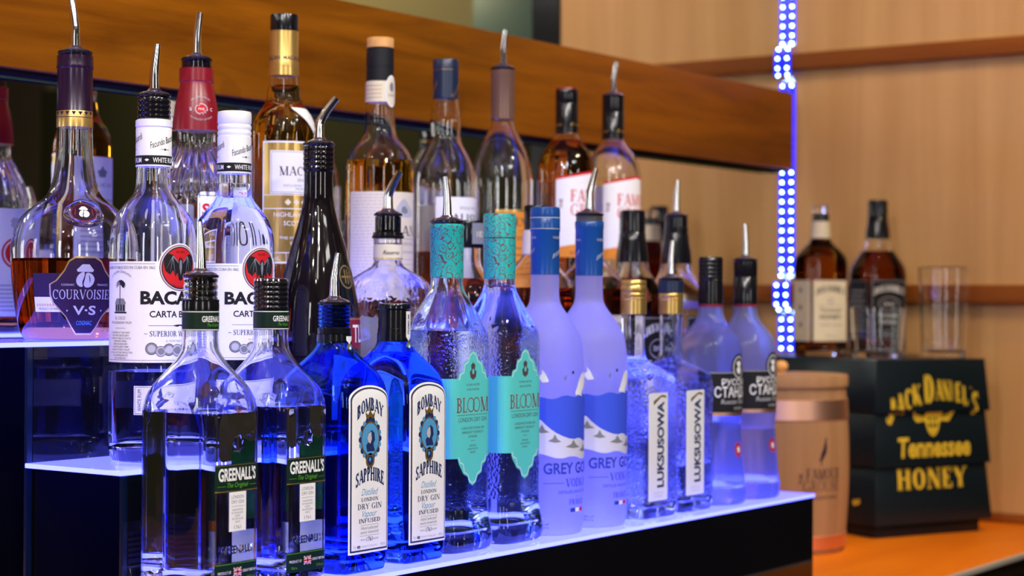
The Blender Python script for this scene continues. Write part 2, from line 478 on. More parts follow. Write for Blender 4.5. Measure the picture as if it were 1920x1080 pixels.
# ---- a small bracketless serif alphabet for the labels, drawn as strokes in a unit box
def serif_glyph(ch, T=0.19, t=0.065):
    P = []
    def box_(x0, y0, x1, y1): P.append([(x0, y0), (x1, y0), (x1, y1), (x0, y1)])
    def stem(x, y0=0.0, y1=1.0, k=T, s0=True, s1=True, hw=0.17):
        box_(x - k / 2, y0, x + k / 2, y1)
        if s0: box_(x - hw, y0, x + hw, y0 + t)
        if s1: box_(x - hw, y1 - t, x + hw, y1)
    def dia(x0, y0, x1, y1, k):
        h = k * 0.56
        P.append([(x0 - h, y0), (x0 + h, y0), (x1 + h, y1), (x1 - h, y1)])
    def foot(x, y, hw=0.14): box_(x - hw, y if y < .5 else y - t, x + hw, y + t if y < .5 else y)
    def arc(cx, cy, rx, ry, a0, a1, k=T, n=14):
        n = max(6, int(abs(a1 - a0) / 15))
        q = []
        for i in range(n + 1):
            a = math.radians(a0 + (a1 - a0) * i / n); q.append((math.cos(a), math.sin(a)))
        for (c0, s0), (c1, s1) in zip(q[:-1], q[1:]):
            def inn(c, s_): return (cx + (rx - k) * c, cy + (ry - t) * s_)
            P.append([(cx + rx * c0, cy + ry * s0), (cx + rx * c1, cy + ry * s1), inn(c1, s1), inn(c0, s0)])
    w_ = 0.8
    if ch == 'A': dia(.5, 1, .12, 0, t); dia(.5, 1, .88, 0, T); box_(.24, .28, .72, .28 + t); foot(.12, 0); foot(.88, 0); w_ = 1.0
    elif ch == 'B': stem(.2); arc(.36, .755, .32, .245, -90, 90); arc(.36, .27, .38, .27, -90, 90); box_(.2, 1 - t, .37, 1); box_(.2, 0, .37, t); box_(.2, .5, .37, .5 + t); w_ = .82
    elif ch == 'C': arc(.47, .5, .44, .5, 48, 312); box_(.80, .66, .80 + t, 1); box_(.72, .80, .80, .84); w_ = .93
    elif ch == 'D': stem(.2); arc(.38, .5, .52, .5, -90, 90); box_(.2, 1 - t, .4, 1); box_(.2, 0, .4, t); w_ = .98
    elif ch in 'EFL':
        stem(.2); w_ = .78
        if ch in 'EF': box_(.2, 1 - t, .70, 1); box_(.70 - t, .74, .70, 1); box_(.2, .47, .52, .47 + t); box_(.52 - t, .38, .52, .62)
        if ch in 'EL': box_(.2, 0, .72, t); box_(.72 - t, 0, .72, .27)
    elif ch == 'G': arc(.47, .5, .44, .5, 48, 300); box_(.80, .68, .80 + t, 1); stem(.80, 0.02, .42, T, False, True, .16); w_ = 1.0
    elif ch == 'H': stem(.2); stem(.80); box_(.2, .48, .8, .48 + t); w_ = 1.02
    elif ch == 'I': stem(.22); w_ = .44
    elif ch == 'J': stem(.42, .16, 1, T, False, True); arc(.26, .16, .255, .20, -180, 0); P.append([(.0, .16), (.10, .28), (.2, .16), (.1, .08)]); w_ = .62
    elif ch == 'K': stem(.2); dia(.34, .42, .76, 1, t); dia(.44, .56, .84, 0, T); foot(.76, 1); foot(.84, 0); w_ = .96
    elif ch == 'M': stem(.16, k=t, hw=.14); stem(1.0); dia(.16, 1, .56, .02, T); dia(.98, 1, .58, .02, t); w_ = 1.2
    elif ch == 'N': stem(.16, k=t, hw=.14); stem(.86, k=t, hw=.14, s0=False); dia(.18, 1, .84, 0, T); w_ = 1.02
    elif ch == 'O': arc(.49, .5, .46, .5, 0, 360); w_ = .98
    elif ch == 'P': stem(.2); arc(.36, .74, .36, .26, -90, 90); box_(.2, 1 - t, .37, 1); box_(.2, .48, .37, .48 + t); w_ = .78
    elif ch == 'R': stem(.2); arc(.36, .745, .34, .255, -90, 90); box_(.2, 1 - t, .37, 1); box_(.2, .49, .37, .49 + t); dia(.44, .50, .80, 0, T); foot(.82, 0, .10); w_ = .9
    elif ch == 'S': arc(.38, .745, .31, .255, 20, 250, T * .9); arc(.38, .27, .33, .27, 70, -160, T * .9); box_(.64, .70, .64 + t, 1); box_(.06, 0, .06 + t, .3); P.append([(.16, .60), (.30, .70), (.64, .40), (.50, .30)]); w_ = .78
    elif ch == 'T': stem(.42, s1=False); box_(.02, 1 - t, .82, 1); box_(.02, .74, .02 + t, 1); box_(.82 - t, .74, .82, 1); w_ = .84
    elif ch == 'U': stem(.2, .3, 1, T, False, True); stem(.80, .3, 1, t, False, True, .14); arc(.48, .3, .375, .3, 180, 360, T * .8); w_ = 1.0
    elif ch == 'V': dia(.12, 1, .48, 0, T); dia(.86, 1, .50, 0, t); foot(.12, 1); foot(.86, 1); w_ = .98
    elif ch == 'W': dia(.12, 1, .40, 0, T); dia(.68, 1, .42, 0, t); dia(.68, 1, .96, 0, T); dia(1.24, 1, .98, 0, t); foot(.12, 1); foot(.68, 1); foot(1.24, 1); w_ = 1.36
    elif ch == 'Y': dia(.12, 1, .46, .42, T); dia(.84, 1, .48, .42, t); stem(.46, 0, .46, T, True, False); foot(.12, 1); foot(.84, 1); w_ = .94
    elif ch == "'": P.append([(.06, 1), (.24, 1), (.14, .68), (.10, .68)]); w_ = .28
    elif ch == '.' or ch == '·': y = .02 if ch == '.' else .45; box_(.06, y, .22, y + .16); w_ = .3
    elif ch == ' ': w_ = .45
    return P, w_
def serif_run(s, T, t, gap):
    x, out = 0.0, []
    for ch in s:
        P, w_ = serif_glyph(ch, T, t)
        out += [[(a + x, b) for a, b in q] for q in P]; x += w_ + gap
    return out, x - gap
_txt = {}
def text_mesh(s, shear=0.0, bold=0.0):
    key = (s, shear, bold)
    if key in _txt: return _txt[key]
    c = bpy.data.curves.new('t', 'FONT')
    c.body = s; c.shear = shear; c.offset = bold; c.resolution_u = 3; c.fill_mode = 'FRONT'
    o = bpy.data.objects.new('t', c)
    COL.objects.link(o)
    me = bpy.data.meshes.new_from_object(o)
    v = np.zeros(len(me.vertices) * 3); me.vertices.foreach_get('co', v); v = v.reshape(-1, 3)[:, :2].copy()
    f = [tuple(p.vertices) for p in me.polygons]
    nz = me.polygons[0].normal.z if len(f) else 1
    if nz < 0: f = [tuple(reversed(q)) for q in f]
    bpy.data.objects.remove(o); bpy.data.meshes.remove(me); bpy.data.curves.remove(c)
    _txt[key] = (v, f)
    return v, f
def subdiv2d(v, f, maxe):
    bm = bmesh.new()
    vs = [bm.verts.new((x, y, 0)) for x, y in v]
    for q in f:
        try: bm.faces.new([vs[i] for i in q])
        except ValueError: pass
    bmesh.ops.triangulate(bm, faces=bm.faces[:])
    for _ in range(7):
        es = [e for e in bm.edges if abs(e.verts[0].co.x - e.verts[1].co.x) > maxe or e.calc_length() > maxe * 4]
        if not es: break
        bmesh.ops.subdivide_edges(bm, edges=es, cuts=1, use_grid_fill=False)
        bmesh.ops.triangulate(bm, faces=[q for q in bm.faces if len(q.verts) > 3])
    bm.verts.index_update()
    v2 = np.array([(q.co.x, q.co.y) for q in bm.verts]).reshape(-1, 2)
    f2 = []
    for q in bm.faces:
        idx = [a.index for a in q.verts]
        if q.normal.z < 0: idx.reverse()
        f2.append(tuple(idx))
    bm.free()
    return v2, f2
def smooth2d(pts, it=2):
    """round off a closed outline"""
    p = [tuple(q) for q in pts]
    for _ in range(it):
        q = []
        for a, b in zip(p, p[1:] + p[:1]):
            q.append((.75 * a[0] + .25 * b[0], .75 * a[1] + .25 * b[1])); q.append((.25 * a[0] + .75 * b[0], .25 * a[1] + .75 * b[1]))
        p = q
    return p
class Label:
    """flat artwork in millimetres, wrapped on a surface by mapf(u, v, offset)"""
    def __init__(self, mapf, z0=0.0, base=0.0002, maxe=3.5, layer=0.00011):
        self.mapf, self.z0, self.base, self.maxe, self.layer = mapf, z0, base, maxe, layer
        self.V, self.F, self.I, self.mats = [], [], [], []
        self.nv = 0
    def _add(self, v, f, mat, lvl):
        if not len(f): return
        if mat not in self.mats: self.mats.append(mat)
        mi = self.mats.index(mat)
        P = self.mapf(v[:, 0] * 0.001, v[:, 1] * 0.001 + self.z0, self.base + lvl * self.layer)
        self.V.append(P)
        self.F += [tuple(i + self.nv for i in q) for q in f]
        self.I += [mi] * len(f)
        self.nv += len(P)
    def poly(self, pts, mat, lvl=0):
        v = np.array(pts, float)
        a = 0.5 * np.sum(v[:, 0] * np.roll(v[:, 1], -1) - v[:, 1] * np.roll(v[:, 0], -1))
        if a < 0: v = v[::-1]
        v, f = subdiv2d(v, [tuple(range(len(v)))], self.maxe)
        self._add(v, f, M[mat], lvl)
    def rect(self, u0, v0, u1, v1, mat, lvl=0, r=0.0):
        if r:
            pts = []
            for cx, cy, a in ((u1 - r, v0 + r, -90), (u1 - r, v1 - r, 0), (u0 + r, v1 - r, 90), (u0 + r, v0 + r, 180)):
                for k in range(5):
                    t = math.radians(a + k * 22.5); pts.append((cx + r * math.cos(t), cy + r * math.sin(t)))
            return self.poly(pts, mat, lvl)
        nu = max(1, int(abs(u1 - u0) / self.maxe) + 1); nv = max(1, int(abs(v1 - v0) / (self.maxe * 3)) + 1)
        us = np.linspace(u0, u1, nu + 1); vs = np.linspace(v0, v1, nv + 1)
        v = np.array([(a, b) for b in vs for a in us]); f = []
        for j in range(nv):
            for i in range(nu):
                a = j * (nu + 1) + i
                f.append((a, a + 1, a + nu + 2, a + nu + 1))
        self._add(v, f, M[mat], lvl)
    def ell(self, u, v, a, b, mat, lvl=0, k=40):
        self.poly([(u + a * math.cos(2 * PI * i / k), v + b * math.sin(2 * PI * i / k)) for i in range(k)], mat, lvl)
    def frame(self, u0, v0, u1, v1, t, mat, lvl=0):
        self.rect(u0, v0, u1, v0 + t, mat, lvl); self.rect(u0, v1 - t, u1, v1, mat, lvl)
        self.rect(u0, v0 + t, u0 + t, v1 - t, mat, lvl); self.rect(u1 - t, v0 + t, u1, v1 - t, mat, lvl)
    def text(self, s, u, v, h, mat, w=None, lvl=1, shear=0.0, bold=0.0, arc=0.0, rot=0.0, align='c'):
        """centred on u, baseline v, cap height h, squeezed to width w; arc lifts the middle by arc mm"""
        tv, f = text_mesh(s, shear, bold)
        if not len(f): return
        p = tv.copy()
        lo, hi = p[:, 0].min(), p[:, 0].max()
        hh = max(tv[:, 1].max(), 0.3) if any(ch.isupper() or ch.isdigit() for ch in s) else 0.72
        k = h / hh
        sx = w / (hi - lo) if w else k
        x = (p[:, 0] - (lo + hi) / 2) * sx if align == 'c' else (p[:, 0] - lo) * sx
        y = p[:, 1] * k
        if arc:
            half = max(abs(x).max(), 1e-6)
            ang = 4 * arc / (2 * half)
            y = y + arc * (1 - (x / half) ** 2)
            x = x - 0.0 * ang
        q = np.stack([x, y], 1)
        if rot:
            c, s_ = math.cos(rot), math.sin(rot)
            q = np.stack([q[:, 0] * c - q[:, 1] * s_, q[:, 0] * s_ + q[:, 1] * c], 1)
        q = q + np.array([u, v])
        if h > 4: q, f = subdiv2d(q, f, self.maxe)
        self._add(q, f, M[mat], lvl)
    def serif(self, s, u, v, h, mat, w=None, lvl=1, arc=0.0, T=0.19, t=0.065, gap=0.06, grow=0.0, rot=0.0):
        """serif capitals, centred on u; grow makes the outer letters taller"""
        run, wd = serif_run(s, T, t, gap)
        kx = w / wd if w else h
        for q in run:
            x = np.array([(a - wd / 2) * kx for a, b in q]); y = np.array([b * h for a, b in q])
            e = (2 * x / (wd * kx)) ** 2
            y = y * (1 + grow * e) + arc * (1 - e)
            if rot: x, y = x * math.cos(rot) - y * math.sin(rot), x * math.sin(rot) + y * math.cos(rot)
            self.poly(list(zip(x + u, y + v)), mat, lvl)
    def build(self, name, parent, label=None):
        V = np.concatenate(self.V)
        me = mesh_from(V, self.F, name, self.I)
        o = link(name, me, self.mats, parent, smooth=False)
        if label: o['label'] = label
        return o
def plane_map(origin, u, n):
    origin, u, n = (np.array(q, float) for q in (origin, u, n))
    def f(a, b, off):
        P = origin[None, :] + a[:, None] * u[None, :] + off * n[None, :]
        P[:, 2] = origin[2] + b + off * n[2]
        return P
    return f

# ---- pour spout: black stopper with flange, chrome dome and bent tube
def tube(path, radii, k=16, wall=0.0006):
    path = [Vector(p) for p in path]
    def ring(i, r):
        d = (path[min(i + 1, len(path) - 1)] - path[max(i - 1, 0)]).normalized()
        x = d.cross(Vector((0, 1, 0.01))).normalized(); y = d.cross(x)
        return np.array([path[i] + r * (math.cos(2 * PI * j / k) * x + math.sin(2 * PI * j / k) * y) for j in range(k)])
    R = [ring(i, r) for i, r in enumerate(radii)]
    R += [ring(i, max(radii[i] - wall, 0.0004)) for i in range(len(path) - 1, len(path) - 4, -1)]
    return rings_mesh(R)
def pourer(parent, z, rf, rin, length, lean, depth=0.022, ribs=4, tip=0.0030, basr=0.0053):
    """z: top of the neck. lean: sideways shift of the tip in metres (x, y)"""
    prof = [(z - depth, rin * 0.86)]
    for i in range(ribs):
        a = z - depth + depth * (i + 0.2) / ribs
        prof += [(a, rin * 0.9), (a + depth * 0.25 / ribs, rin), (a + depth * 0.55 / ribs, rin), (a + depth * 0.7 / ribs, rin * 0.9)]
    prof += [(z + 0.0004, rin * 0.9), (z + 0.0005, rf * 0.97), (z + 0.0012, rf), (z + 0.0026, rf), (z + 0.0034, rf * 0.95), (z + 0.0036, rf * 0.5)]
    st = lathe('pourer', prof, M['rubber'], parent, 40)
    zc = z + 0.0032
    dome = [(zc, rf * 0.93), (zc + 0.0016, rf * 0.86), (zc + 0.0030, rf * 0.6), (zc + 0.0040, basr * 1.35), (zc + 0.006, basr * 1.1), (zc + 0.0065, basr * 0.6)]
    th = np.arange(32) * 2 * PI / 32
    V, F = rings_mesh([np.stack([r * np.sin(th), -r * np.cos(th), np.full(32, zz)], 1) for zz, r in dome])
    path, rad = [], []
    for i in range(15):
        t = i / 14
        b = max(0.0, (t - 0.38) / 0.62)
        b = b ** 1.25
        path.append((lean[0] * b, lean[1] * b, zc + 0.003 + length * t)); rad.append(basr + (tip - basr) * t)
    V2, F2 = tube(path, rad)
    n = len(V)
    me = mesh_from(V + V2, F + [tuple(i + n for i in f) for f in F2])
    sp = link('spout', me, [M['chrome']], st)
    sp['label'] = 'chrome pouring tube with domed collar'
    return st
def threads(z0, z1, r, n, amp=0.0009):
    """rising (z, r) points of a ringed neck or cap wall"""
    out = []
    h = (z1 - z0) / n
    for i in range(n):
        out += [(z0 + h * (i + 0.02), r - amp), (z0 + h * (i + 0.3), r), (z0 + h * (i + 0.7), r), (z0 + h * (i + 0.95), r - amp)]
    return out
RT = (0.577, -0.817)      # the sideways sense in which the tips lean along the bar
def lean(px): return (RT[0] * px, RT[1] * px)

# ================================================================ SETTING
YM = 1.660
XW = 3.280
ZC = -0.13
ZF, ZT = -1.1, 1.75
struct(box('floor', (-1.6, -2.6, ZF - 0.05), (5.15, 1.75, ZF), M['darkwood']))
struct(box('ceiling', (-1.6, -2.6, ZT), (5.15, 1.75, ZT + 0.05), M['ceilingpaint']))
struct(box('wall_back', (-1.6, YM + 0.012, ZF), (XW + 0.1, 1.75, ZT), M['darkpaint']))
struct(box('wall_front', (-1.6, -2.65, ZF), (5.15, -2.6, ZT), M['creampaint']))
struct(box('wall_left', (-1.65, -2.6, ZF), (-1.6, 1.75, ZT), M['creampaint']))
struct(box('wall_right', (XW, 1.125, ZF), (XW + 0.09, YM + 0.012, ZT), M['maple']))
fw = struct(box('wall_far', (5.1, -2.6, 1.1), (5.15, 1.75, ZT), M['olive']))
struct(box('wall_far_wainscot', (5.07, -2.6, ZF), (5.15, 1.75, 1.1), M['darkolive']))
struct(box('window_1', (5.06, -0.42, 1.1), (5.10, -0.16, 1.72), M['tealpane']))
struct(box('trim_1', (XW - 0.004, 1.055, ZF), (XW + 0.09, 1.125, ZT), M['black']))
struct(box('trim_2', (XW - 0.02, 1.126, 0.717), (XW, YM, 0.749), M['rail'], bevel=0.003))
struct(box('trim_3', (XW - 0.02, 1.126, 0.267), (XW, YM, 0.301), M['rail'], bevel=0.003))
struct(box('trim_4', (XW - 0.008, 1.126, ZC), (XW, YM, ZC + 0.018), M['rail'], bevel=0.002))

mir = thing('wall_mirror', 'large mirror behind the bottles, below and above the wooden board', 'mirror', (0.9, YM, ZC))
link('mirror_glass', box_mesh((-2.2, 0.0, 0.0), (XW - 0.9, 0.006, 1.75)), [M['mirror']], mir, angle=30)

bd = thing('fascia_board', 'long orange-brown wooden board fixed across the mirror above the bottles', 'wooden board', (0.9, 1.618, 0.520))
link('plank', box_mesh((-2.2, 0, 0), (2.320, YM - 1.618 - 0.001, 0.147), 0.0022), [M['board']], bd, angle=30)
link('mirror_lip', box_mesh((-2.2, YM - 1.618 - 0.0028, -0.006), (2.320, YM - 1.618 - 0.001, -0.0003)), [M['tealedge']], bd, angle=30)
link('shade_strip', box_mesh((-2.2, 0.012, -0.004), (2.320, YM - 1.618 - 0.003, -0.0003)), [M['darkpaint']], bd, angle=30)  # dark strip standing in for the shade under the plank

ct = thing('bar_counter', 'orange wooden back-bar counter carrying the display, barrel and black crate', 'counter', (0.9, 1.046, ZC))
link('counter_top', box_mesh((-2.2, 0.0065, -0.010), (XW - 0.901, YM - 1.046 - 0.001, 0.0), 0.0008), [M['counter']], ct, angle=30)
link('under_frame', box_mesh((-2.2, 0.008, -0.0355), (XW - 0.901, YM - 1.046 - 0.001, -0.0103), 0.0008), [M['darkwood']], ct, angle=30)
link('edge_strip', box_mesh((-2.2, -0.001, -0.008), (XW - 0.901, 0.006, 0.0006), 0.001), [M['edgestrip']], ct, angle=30)['label'] = 'worn silver edge strip'
link('cabinet_front', box_mesh((-2.2, 0.02, ZF - ZC), (XW - 0.901, 0.05, -0.036)), [M['darkwood']], ct, angle=30)

# three black glossy risers, each with a lit acrylic shelf, standing one behind the other
X0, X1 = 1.2, 2.385
TH = 0.0045
def riser(label, ya, yb, zt, xa):
    t = thing('lit_shelf_riser', label, 'shelf riser', (X0, ya, ZC + 0.0002), 0, 'stepped risers')
    h = zt - ZC - 0.0002; d = yb - ya; w_ = X1 - X0; e = xa - X0
    link('lit_shelf', box_mesh((e, 0, h - TH), (w_ + 0.002, d - 0.0006, h), 0.0006, 1), [M['lit']], t, angle=30)
    link('front_panel', box_mesh((0.012, 0.002, 0), (w_, 0.005, h - TH - 0.0003), 0.0004, 1), [M['acrylicblack']], t, angle=30)
    link('edge_post', box_mesh((0.004, 0.0015, 0), (0.0115, 0.0055, h - TH - 0.0003), 0.0006, 1), [M['acrylicedge']], t, angle=30)
    link('end_panel', box_mesh((w_ - 0.004, 0.0055, 0), (w_, d - 0.001, h - TH - 0.0003)), [M['acrylicblack']], t, angle=30)
    link('back_panel', box_mesh((0.012, d - 0.004, 0), (w_ - 0.0045, d - 0.001, h - TH - 0.0003)), [M['acrylicblack']], t, angle=30)
riser('lowest black riser with blue-lit acrylic top, nearest the counter edge', 1.163, 1.289, 0.0, X0)
riser('middle black riser with blue-lit acrylic top, carrying the white rum bottles', 1.289, 1.422, 0.110, X0)
riser('tallest black riser with blue-lit acrylic top, carrying the cognac bottle', 1.422, 1.555, 0.2265, X0 - 0.40)

# led strip climbing the wall corner and over both rails
ls = thing('light_strip', 'vertical strip of blue-white diodes running up the panelled wall', 'light strip', (XW, 1.650, 0.1712))
def strip_x(z):
    d = 0.0035
    for zr in (0.733, 0.284):
        t = abs(z - zr)
        if t < 0.020: b = 0.0215
        elif t < 0.042: b = 0.0215 * (0.5 + 0.5 * math.cos(PI * (t - 0.020) / 0.022))
        else: b = 0
        d = max(d, 0.0035 + b)
    return -d
zs = np.arange(0.172, 1.72, 0.004)
V, F = [], []
for i, z in enumerate(zs):
    x = strip_x(z)
    for (dx, dy) in ((0, -0.0072), (0, 0.0072), (0.0018, 0.0072), (0.0018, -0.0072)): V.append((x + dx, dy, z - 0.172))
    if i:
        a, b = 4 * (i - 1), 4 * i
        for j in range(4): F.append((a + j, a + (j + 1) % 4, b + (j + 1) % 4, b + j))
F += [(3, 2, 1, 0), tuple(4 * (len(zs) - 1) + j for j in range(4))]
link('strip_band', mesh_from(V, F), [M['strip']], ls, smooth=False)['label'] = 'glowing blue carrier band'
dme = bpy.data.meshes.new('diode'); bm = bmesh.new()
bmesh.ops.create_uvsphere(bm, u_segments=10, v_segments=6, radius=0.0025, matrix=Matrix.Diagonal((0.5, 1, 1, 1)))
bm.to_mesh(dme); bm.free(); dme.materials.append(M['diode']); dme.shade_smooth()
s = 0.004; zz = 0.178
while zz < 1.70:
    o = bpy.data.objects.new('diode', dme); COL.objects.link(o); o.parent = ls
    o.location = (strip_x(zz) - 0.0015, 0, zz - 0.172)
    slope = (strip_x(zz + 0.003) - strip_x(zz - 0.003)) / 0.006
    zz += 0.0188 / math.sqrt(1 + slope * slope)

# ================================================================ BOTTLES
def sc(p, k): return [(q[0],) + tuple(v * k for v in q[1:3]) + tuple(q[3:]) for q in p]
GIN = 'lower-shelf bottles'
ZL, ZM, ZU = 0.0, 0.110, 0.2265
YL, YMID, YU = 1.225, 1.355, 1.487

# ---- square gin bottles with arched panels and dark green labels
P_SQ = chaikin([(0.2585, .0163, .0163, 2), (0.2394, .0164, .0164, 2), (0.2257, .0167, .0168, 2), (0.2198, .0175, .0183, 2.2), (0.2109, .0205, .0235, 2.8),
        (0.2016, .0251, .0312, 3.6), (0.1903, .0307, .0407, 4.8), (0.179, .0337, .0459, 5.6), (0.1668, .035, .048, 6)], 2) + [(0.012, .035, .048, 6), (0.004, .0345, .0475, 6)]
def arch_sdf(u, v, hw, top, bot):
    """signed distance-like value of an arched panel, positive inside"""
    r = hw
    cyv = top - r
    d = np.where(v > cyv, r - np.hypot(u, v - cyv), r - np.abs(u))
    return np.minimum(d, v - bot)
def sq_disp(th, z, r):
    x, y = r * np.sin(th), -r * np.cos(th)
    out = np.zeros_like(r)
    for u, on, hw in ((x, np.abs(y) > 0.040, 0.026), (y, np.abs(x) > 0.028, 0.037)):
        d = arch_sdf(u, z, hw, 0.183, 0.012)
        t = np.clip(d / 0.003, 0, 1); t = t * t * (3 - 2 * t)
        out = out - np.where(on, 0.0006 * t, 0)
    return out
def flag(L, u, v, w, h, lvl=2):
    L.rect(u - w / 2, v - h / 2, u + w / 2, v + h / 2, 'darkblue', lvl)
    def diag(a, b, t, m, l):
        (x0, y0), (x1, y1) = a, b
        n = math.hypot(x1 - x0, y1 - y0); nx, ny = -(y1 - y0) / n * t, (x1 - x0) / n * t
        L.poly([(x0 + nx, y0 + ny), (x0 - nx, y0 - ny), (x1 - nx, y1 - ny), (x1 + nx, y1 + ny)], m, l)
    q = 0.93
    for sgn in (1, -1):
        a, b = (u - w / 2 * q, v - sgn * h / 2 * q), (u + w / 2 * q, v + sgn * h / 2 * q)
        diag(a, b, h * .10, 'white', lvl + 1); diag(a, b, h * .04, 'red', lvl + 2)
    L.rect(u - w / 2, v - h * .17, u + w / 2, v + h * .17, 'white', lvl + 3); L.rect(u - h * .17, v - h / 2, u + h * .17, v + h / 2, 'white', lvl + 3)
    L.rect(u - w / 2, v - h * .1, u + w / 2, v + h * .1, 'red', lvl + 4); L.rect(u - h * .1, v - h / 2, u + h * .1, v + h / 2, 'red', lvl + 4)
def gin_square(label, x, level, capped):
    t = thing('gin_bottle', label, 'bottle', (x, YL, ZL), 0, GIN)
    S = Surf(P_SQ, sq_disp)
    top = 0.2585
    zt = 0.2885
    P = P_SQ
    if not capped:
        S = Surf([(zt, .0158, .0158, 2)] + [(q[0], q[1], q[2], q[3]) for q in threads(0.2605, 0.2835, 0.0158, 4, .0007)[::-1] and [(z, r, r, 2) for z, r in reversed(threads(0.2605, 0.2835, 0.0158, 4, .0007))]] + P_SQ, sq_disp)
        top = zt
    body, liq = bottle_body(t, S, M['clear'], M['water'], level, 0.0030, 0.014, 120, 0.0035, top=top)
    neck = Surf([(0.23, .0169), (0.262, .0169)])
    ring = lathe('neck_band', [(0.2405, .0166), (0.2405, .0170), (0.2590, .0170), (0.2590, .0166)], M['green'], t, 48)
    for zz in (0.2412, 0.2575):
        pass
    N = Label(neck.wrapper(0, 0.25), 0.2405)
    N.rect(-50, 0.6, 50, 1.3, 'white', 0); N.rect(-50, 17.0, 50, 17.7, 'white', 0)
    N.text("GREENALL'S", 0, 8.2, 5.4, 'white', 24, 1, 0, .015); N.text('The Original', 0, 4.0, 2.8, 'lime', 14, 1, .3)
    N.build('neck_lettering', ring)
    if capped:
        c = threads(0.2590, 0.2870, 0.0168, 6, .0008)
        lathe('screw_cap', [(0.2588, .0160)] + c + [(0.2872, .0164)], M['black'], t, 56)
        lathe('cap_top', [(0.2868, .0160), (0.2872, .0165), (0.2888, .0164), (0.2897, .0155), (0.2899, .0120)], M['chrome'], t, 48)['label'] = 'silver cap top'
    else:
        lathe('collar', [(0.2588, .0160), (0.2590, .0171), (0.2640, .0172), (0.2660, .0169), (0.2690, .0171), (0.2692, .0158)], M['black'], t, 48)
        pourer(t, zt, 0.0165, 0.0126, 0.046, lean(-0.0015), 0.024, 4, 0.0027)
    f = Surf(P_SQ).wrapper(0, 0.08)
    L = Label(f, 0)
    L.rect(-27.5, 96, 27.5, 121, 'green', 0, 1.2)
    L.frame(-27.5, 96, 27.5, 97, 0.5, 'gold', 1); L.rect(-27, 119.6, 27, 120.2, 'gold', 1); L.rect(-27, 96.5, 27, 97, 'gold', 1)
    L.text("GREENALL'S", 0, 106.2, 11.6, 'white', 48, 1, 0, .03); L.text('The Original', 0, 99.8, 4.2, 'lime', 27, 1, .32)
    L.rect(-25, 101, -15, 101.3, 'lime', 1); L.rect(15, 101, 25, 101.3, 'lime', 1)
    L.rect(-11, 60, 11, 95.5, 'white', 0)
    L.text('LONDON', 0, 89.5, 3.0, 'grey', 16); L.text('DRY GIN', 0, 85, 3.0, 'grey', 16)
    L.rect(-8, 82.3, 8, 82.6, 'grey', 1)
    for i, s in enumerate(('HANDCRAFTED', "BY ENGLAND'S", 'OLDEST', 'GIN DISTILLERS', 'SINCE')):
        L.text(s, 0, 78.5 - i * 2.7, 1.6, 'grey', min(15, 1.25 * len(s)))
    L.text('1761', 0, 62, 3.2, 'grey', 9)
    L.build('front_label', t)
    L = Label(f, 0)
    L.rect(-27.5, 13, 27.5, 32, 'green', 0, 1)
    L.rect(-27, 30.6, 27, 31.1, 'lime', 1)
    L.text('PRODUCT OF', -16, 22.2, 2.4, 'white', 16); L.text('GREAT BRITAIN', 16.5, 22.2, 2.4, 'white', 19)
    L.text('70cl e', -18, 16, 2.4, 'lime', 8); L.text('37.5% vol', 18, 16, 2.4, 'lime', 10)
    flag(L, 0, 23.2, 10.5, 8)
    L.build('lower_label', t)
    # moulded name and crest stand proud of the glass
    gm = M['clear']
    tv, tf = text_mesh("GREENALL'S", 0, 0.02)
    wdt = tv[:, 0].max() - tv[:, 0].min()
    def relief(v2, ff, h0, h1):
        a = f(v2[:, 0], v2[:, 1], h0 - 0.0006); b = f(v2[:, 0], v2[:, 1], h1 - 0.0006)
        n = len(v2); F = list(tuple(i + n for i in q) for q in ff)
        edges = {}
        for q in ff:
            for i in range(len(q)):
                e = (q[i], q[(i + 1) % len(q)]); edges[e] = 1
        for (i, j) in edges:
            if (j, i) not in edges: F.append((i, j, j + n, i + n))
        return np.concatenate([a, b]), F
    v2 = np.stack([(tv[:, 0] - tv[:, 0].mean()) * 0.042 / wdt, 0.040 + tv[:, 1] * 0.010], 1)
    V, F = relief(v2, tf, 0.0001, 0.0011)
    k = []
    for i in range(15):
        a = 2 * PI * i / 15; rr = 0.0065 + 0.0018 * (i % 2)
        k.append((rr * .8 * math.sin(a), 0.139 + rr * math.cos(a)))
    v3, f3 = subdiv2d(np.array(k), [tuple(reversed(range(15)))], 0.003)
    V3, F3 = relief(v3, f3, 0.0001, 0.0012)
    link('moulded_lettering', mesh_from(V, F), [gm], body, smooth=False)
    link('moulded_crest', mesh_from(V3, F3), [gm], body, smooth=False)
    B = Label(Surf(P_SQ).wrapper(PI, 0.08), 0)
    arch = [(-15, 60), (15, 60)] + [(15 * math.cos(a), 122 + 15 * math.sin(a)) for a in np.linspace(0, PI, 14)]
    B.poly(arch, 'greenglow', 0); B.rect(-14, 20, 14, 50, 'white', 0)
    for i in range(5): B.rect(-11, 24 + i * 5, 11, 26 + i * 5, 'grey', 1)
    B.build('back_label', t)
    return t
gin_square("square clear gin bottle with green label and pour spout, frontmost on the lowest shelf", 1.238, 0.166, False)
gin_square("square clear gin bottle with green label and black screw cap, second on the lowest shelf", 1.333, 0.168, True)

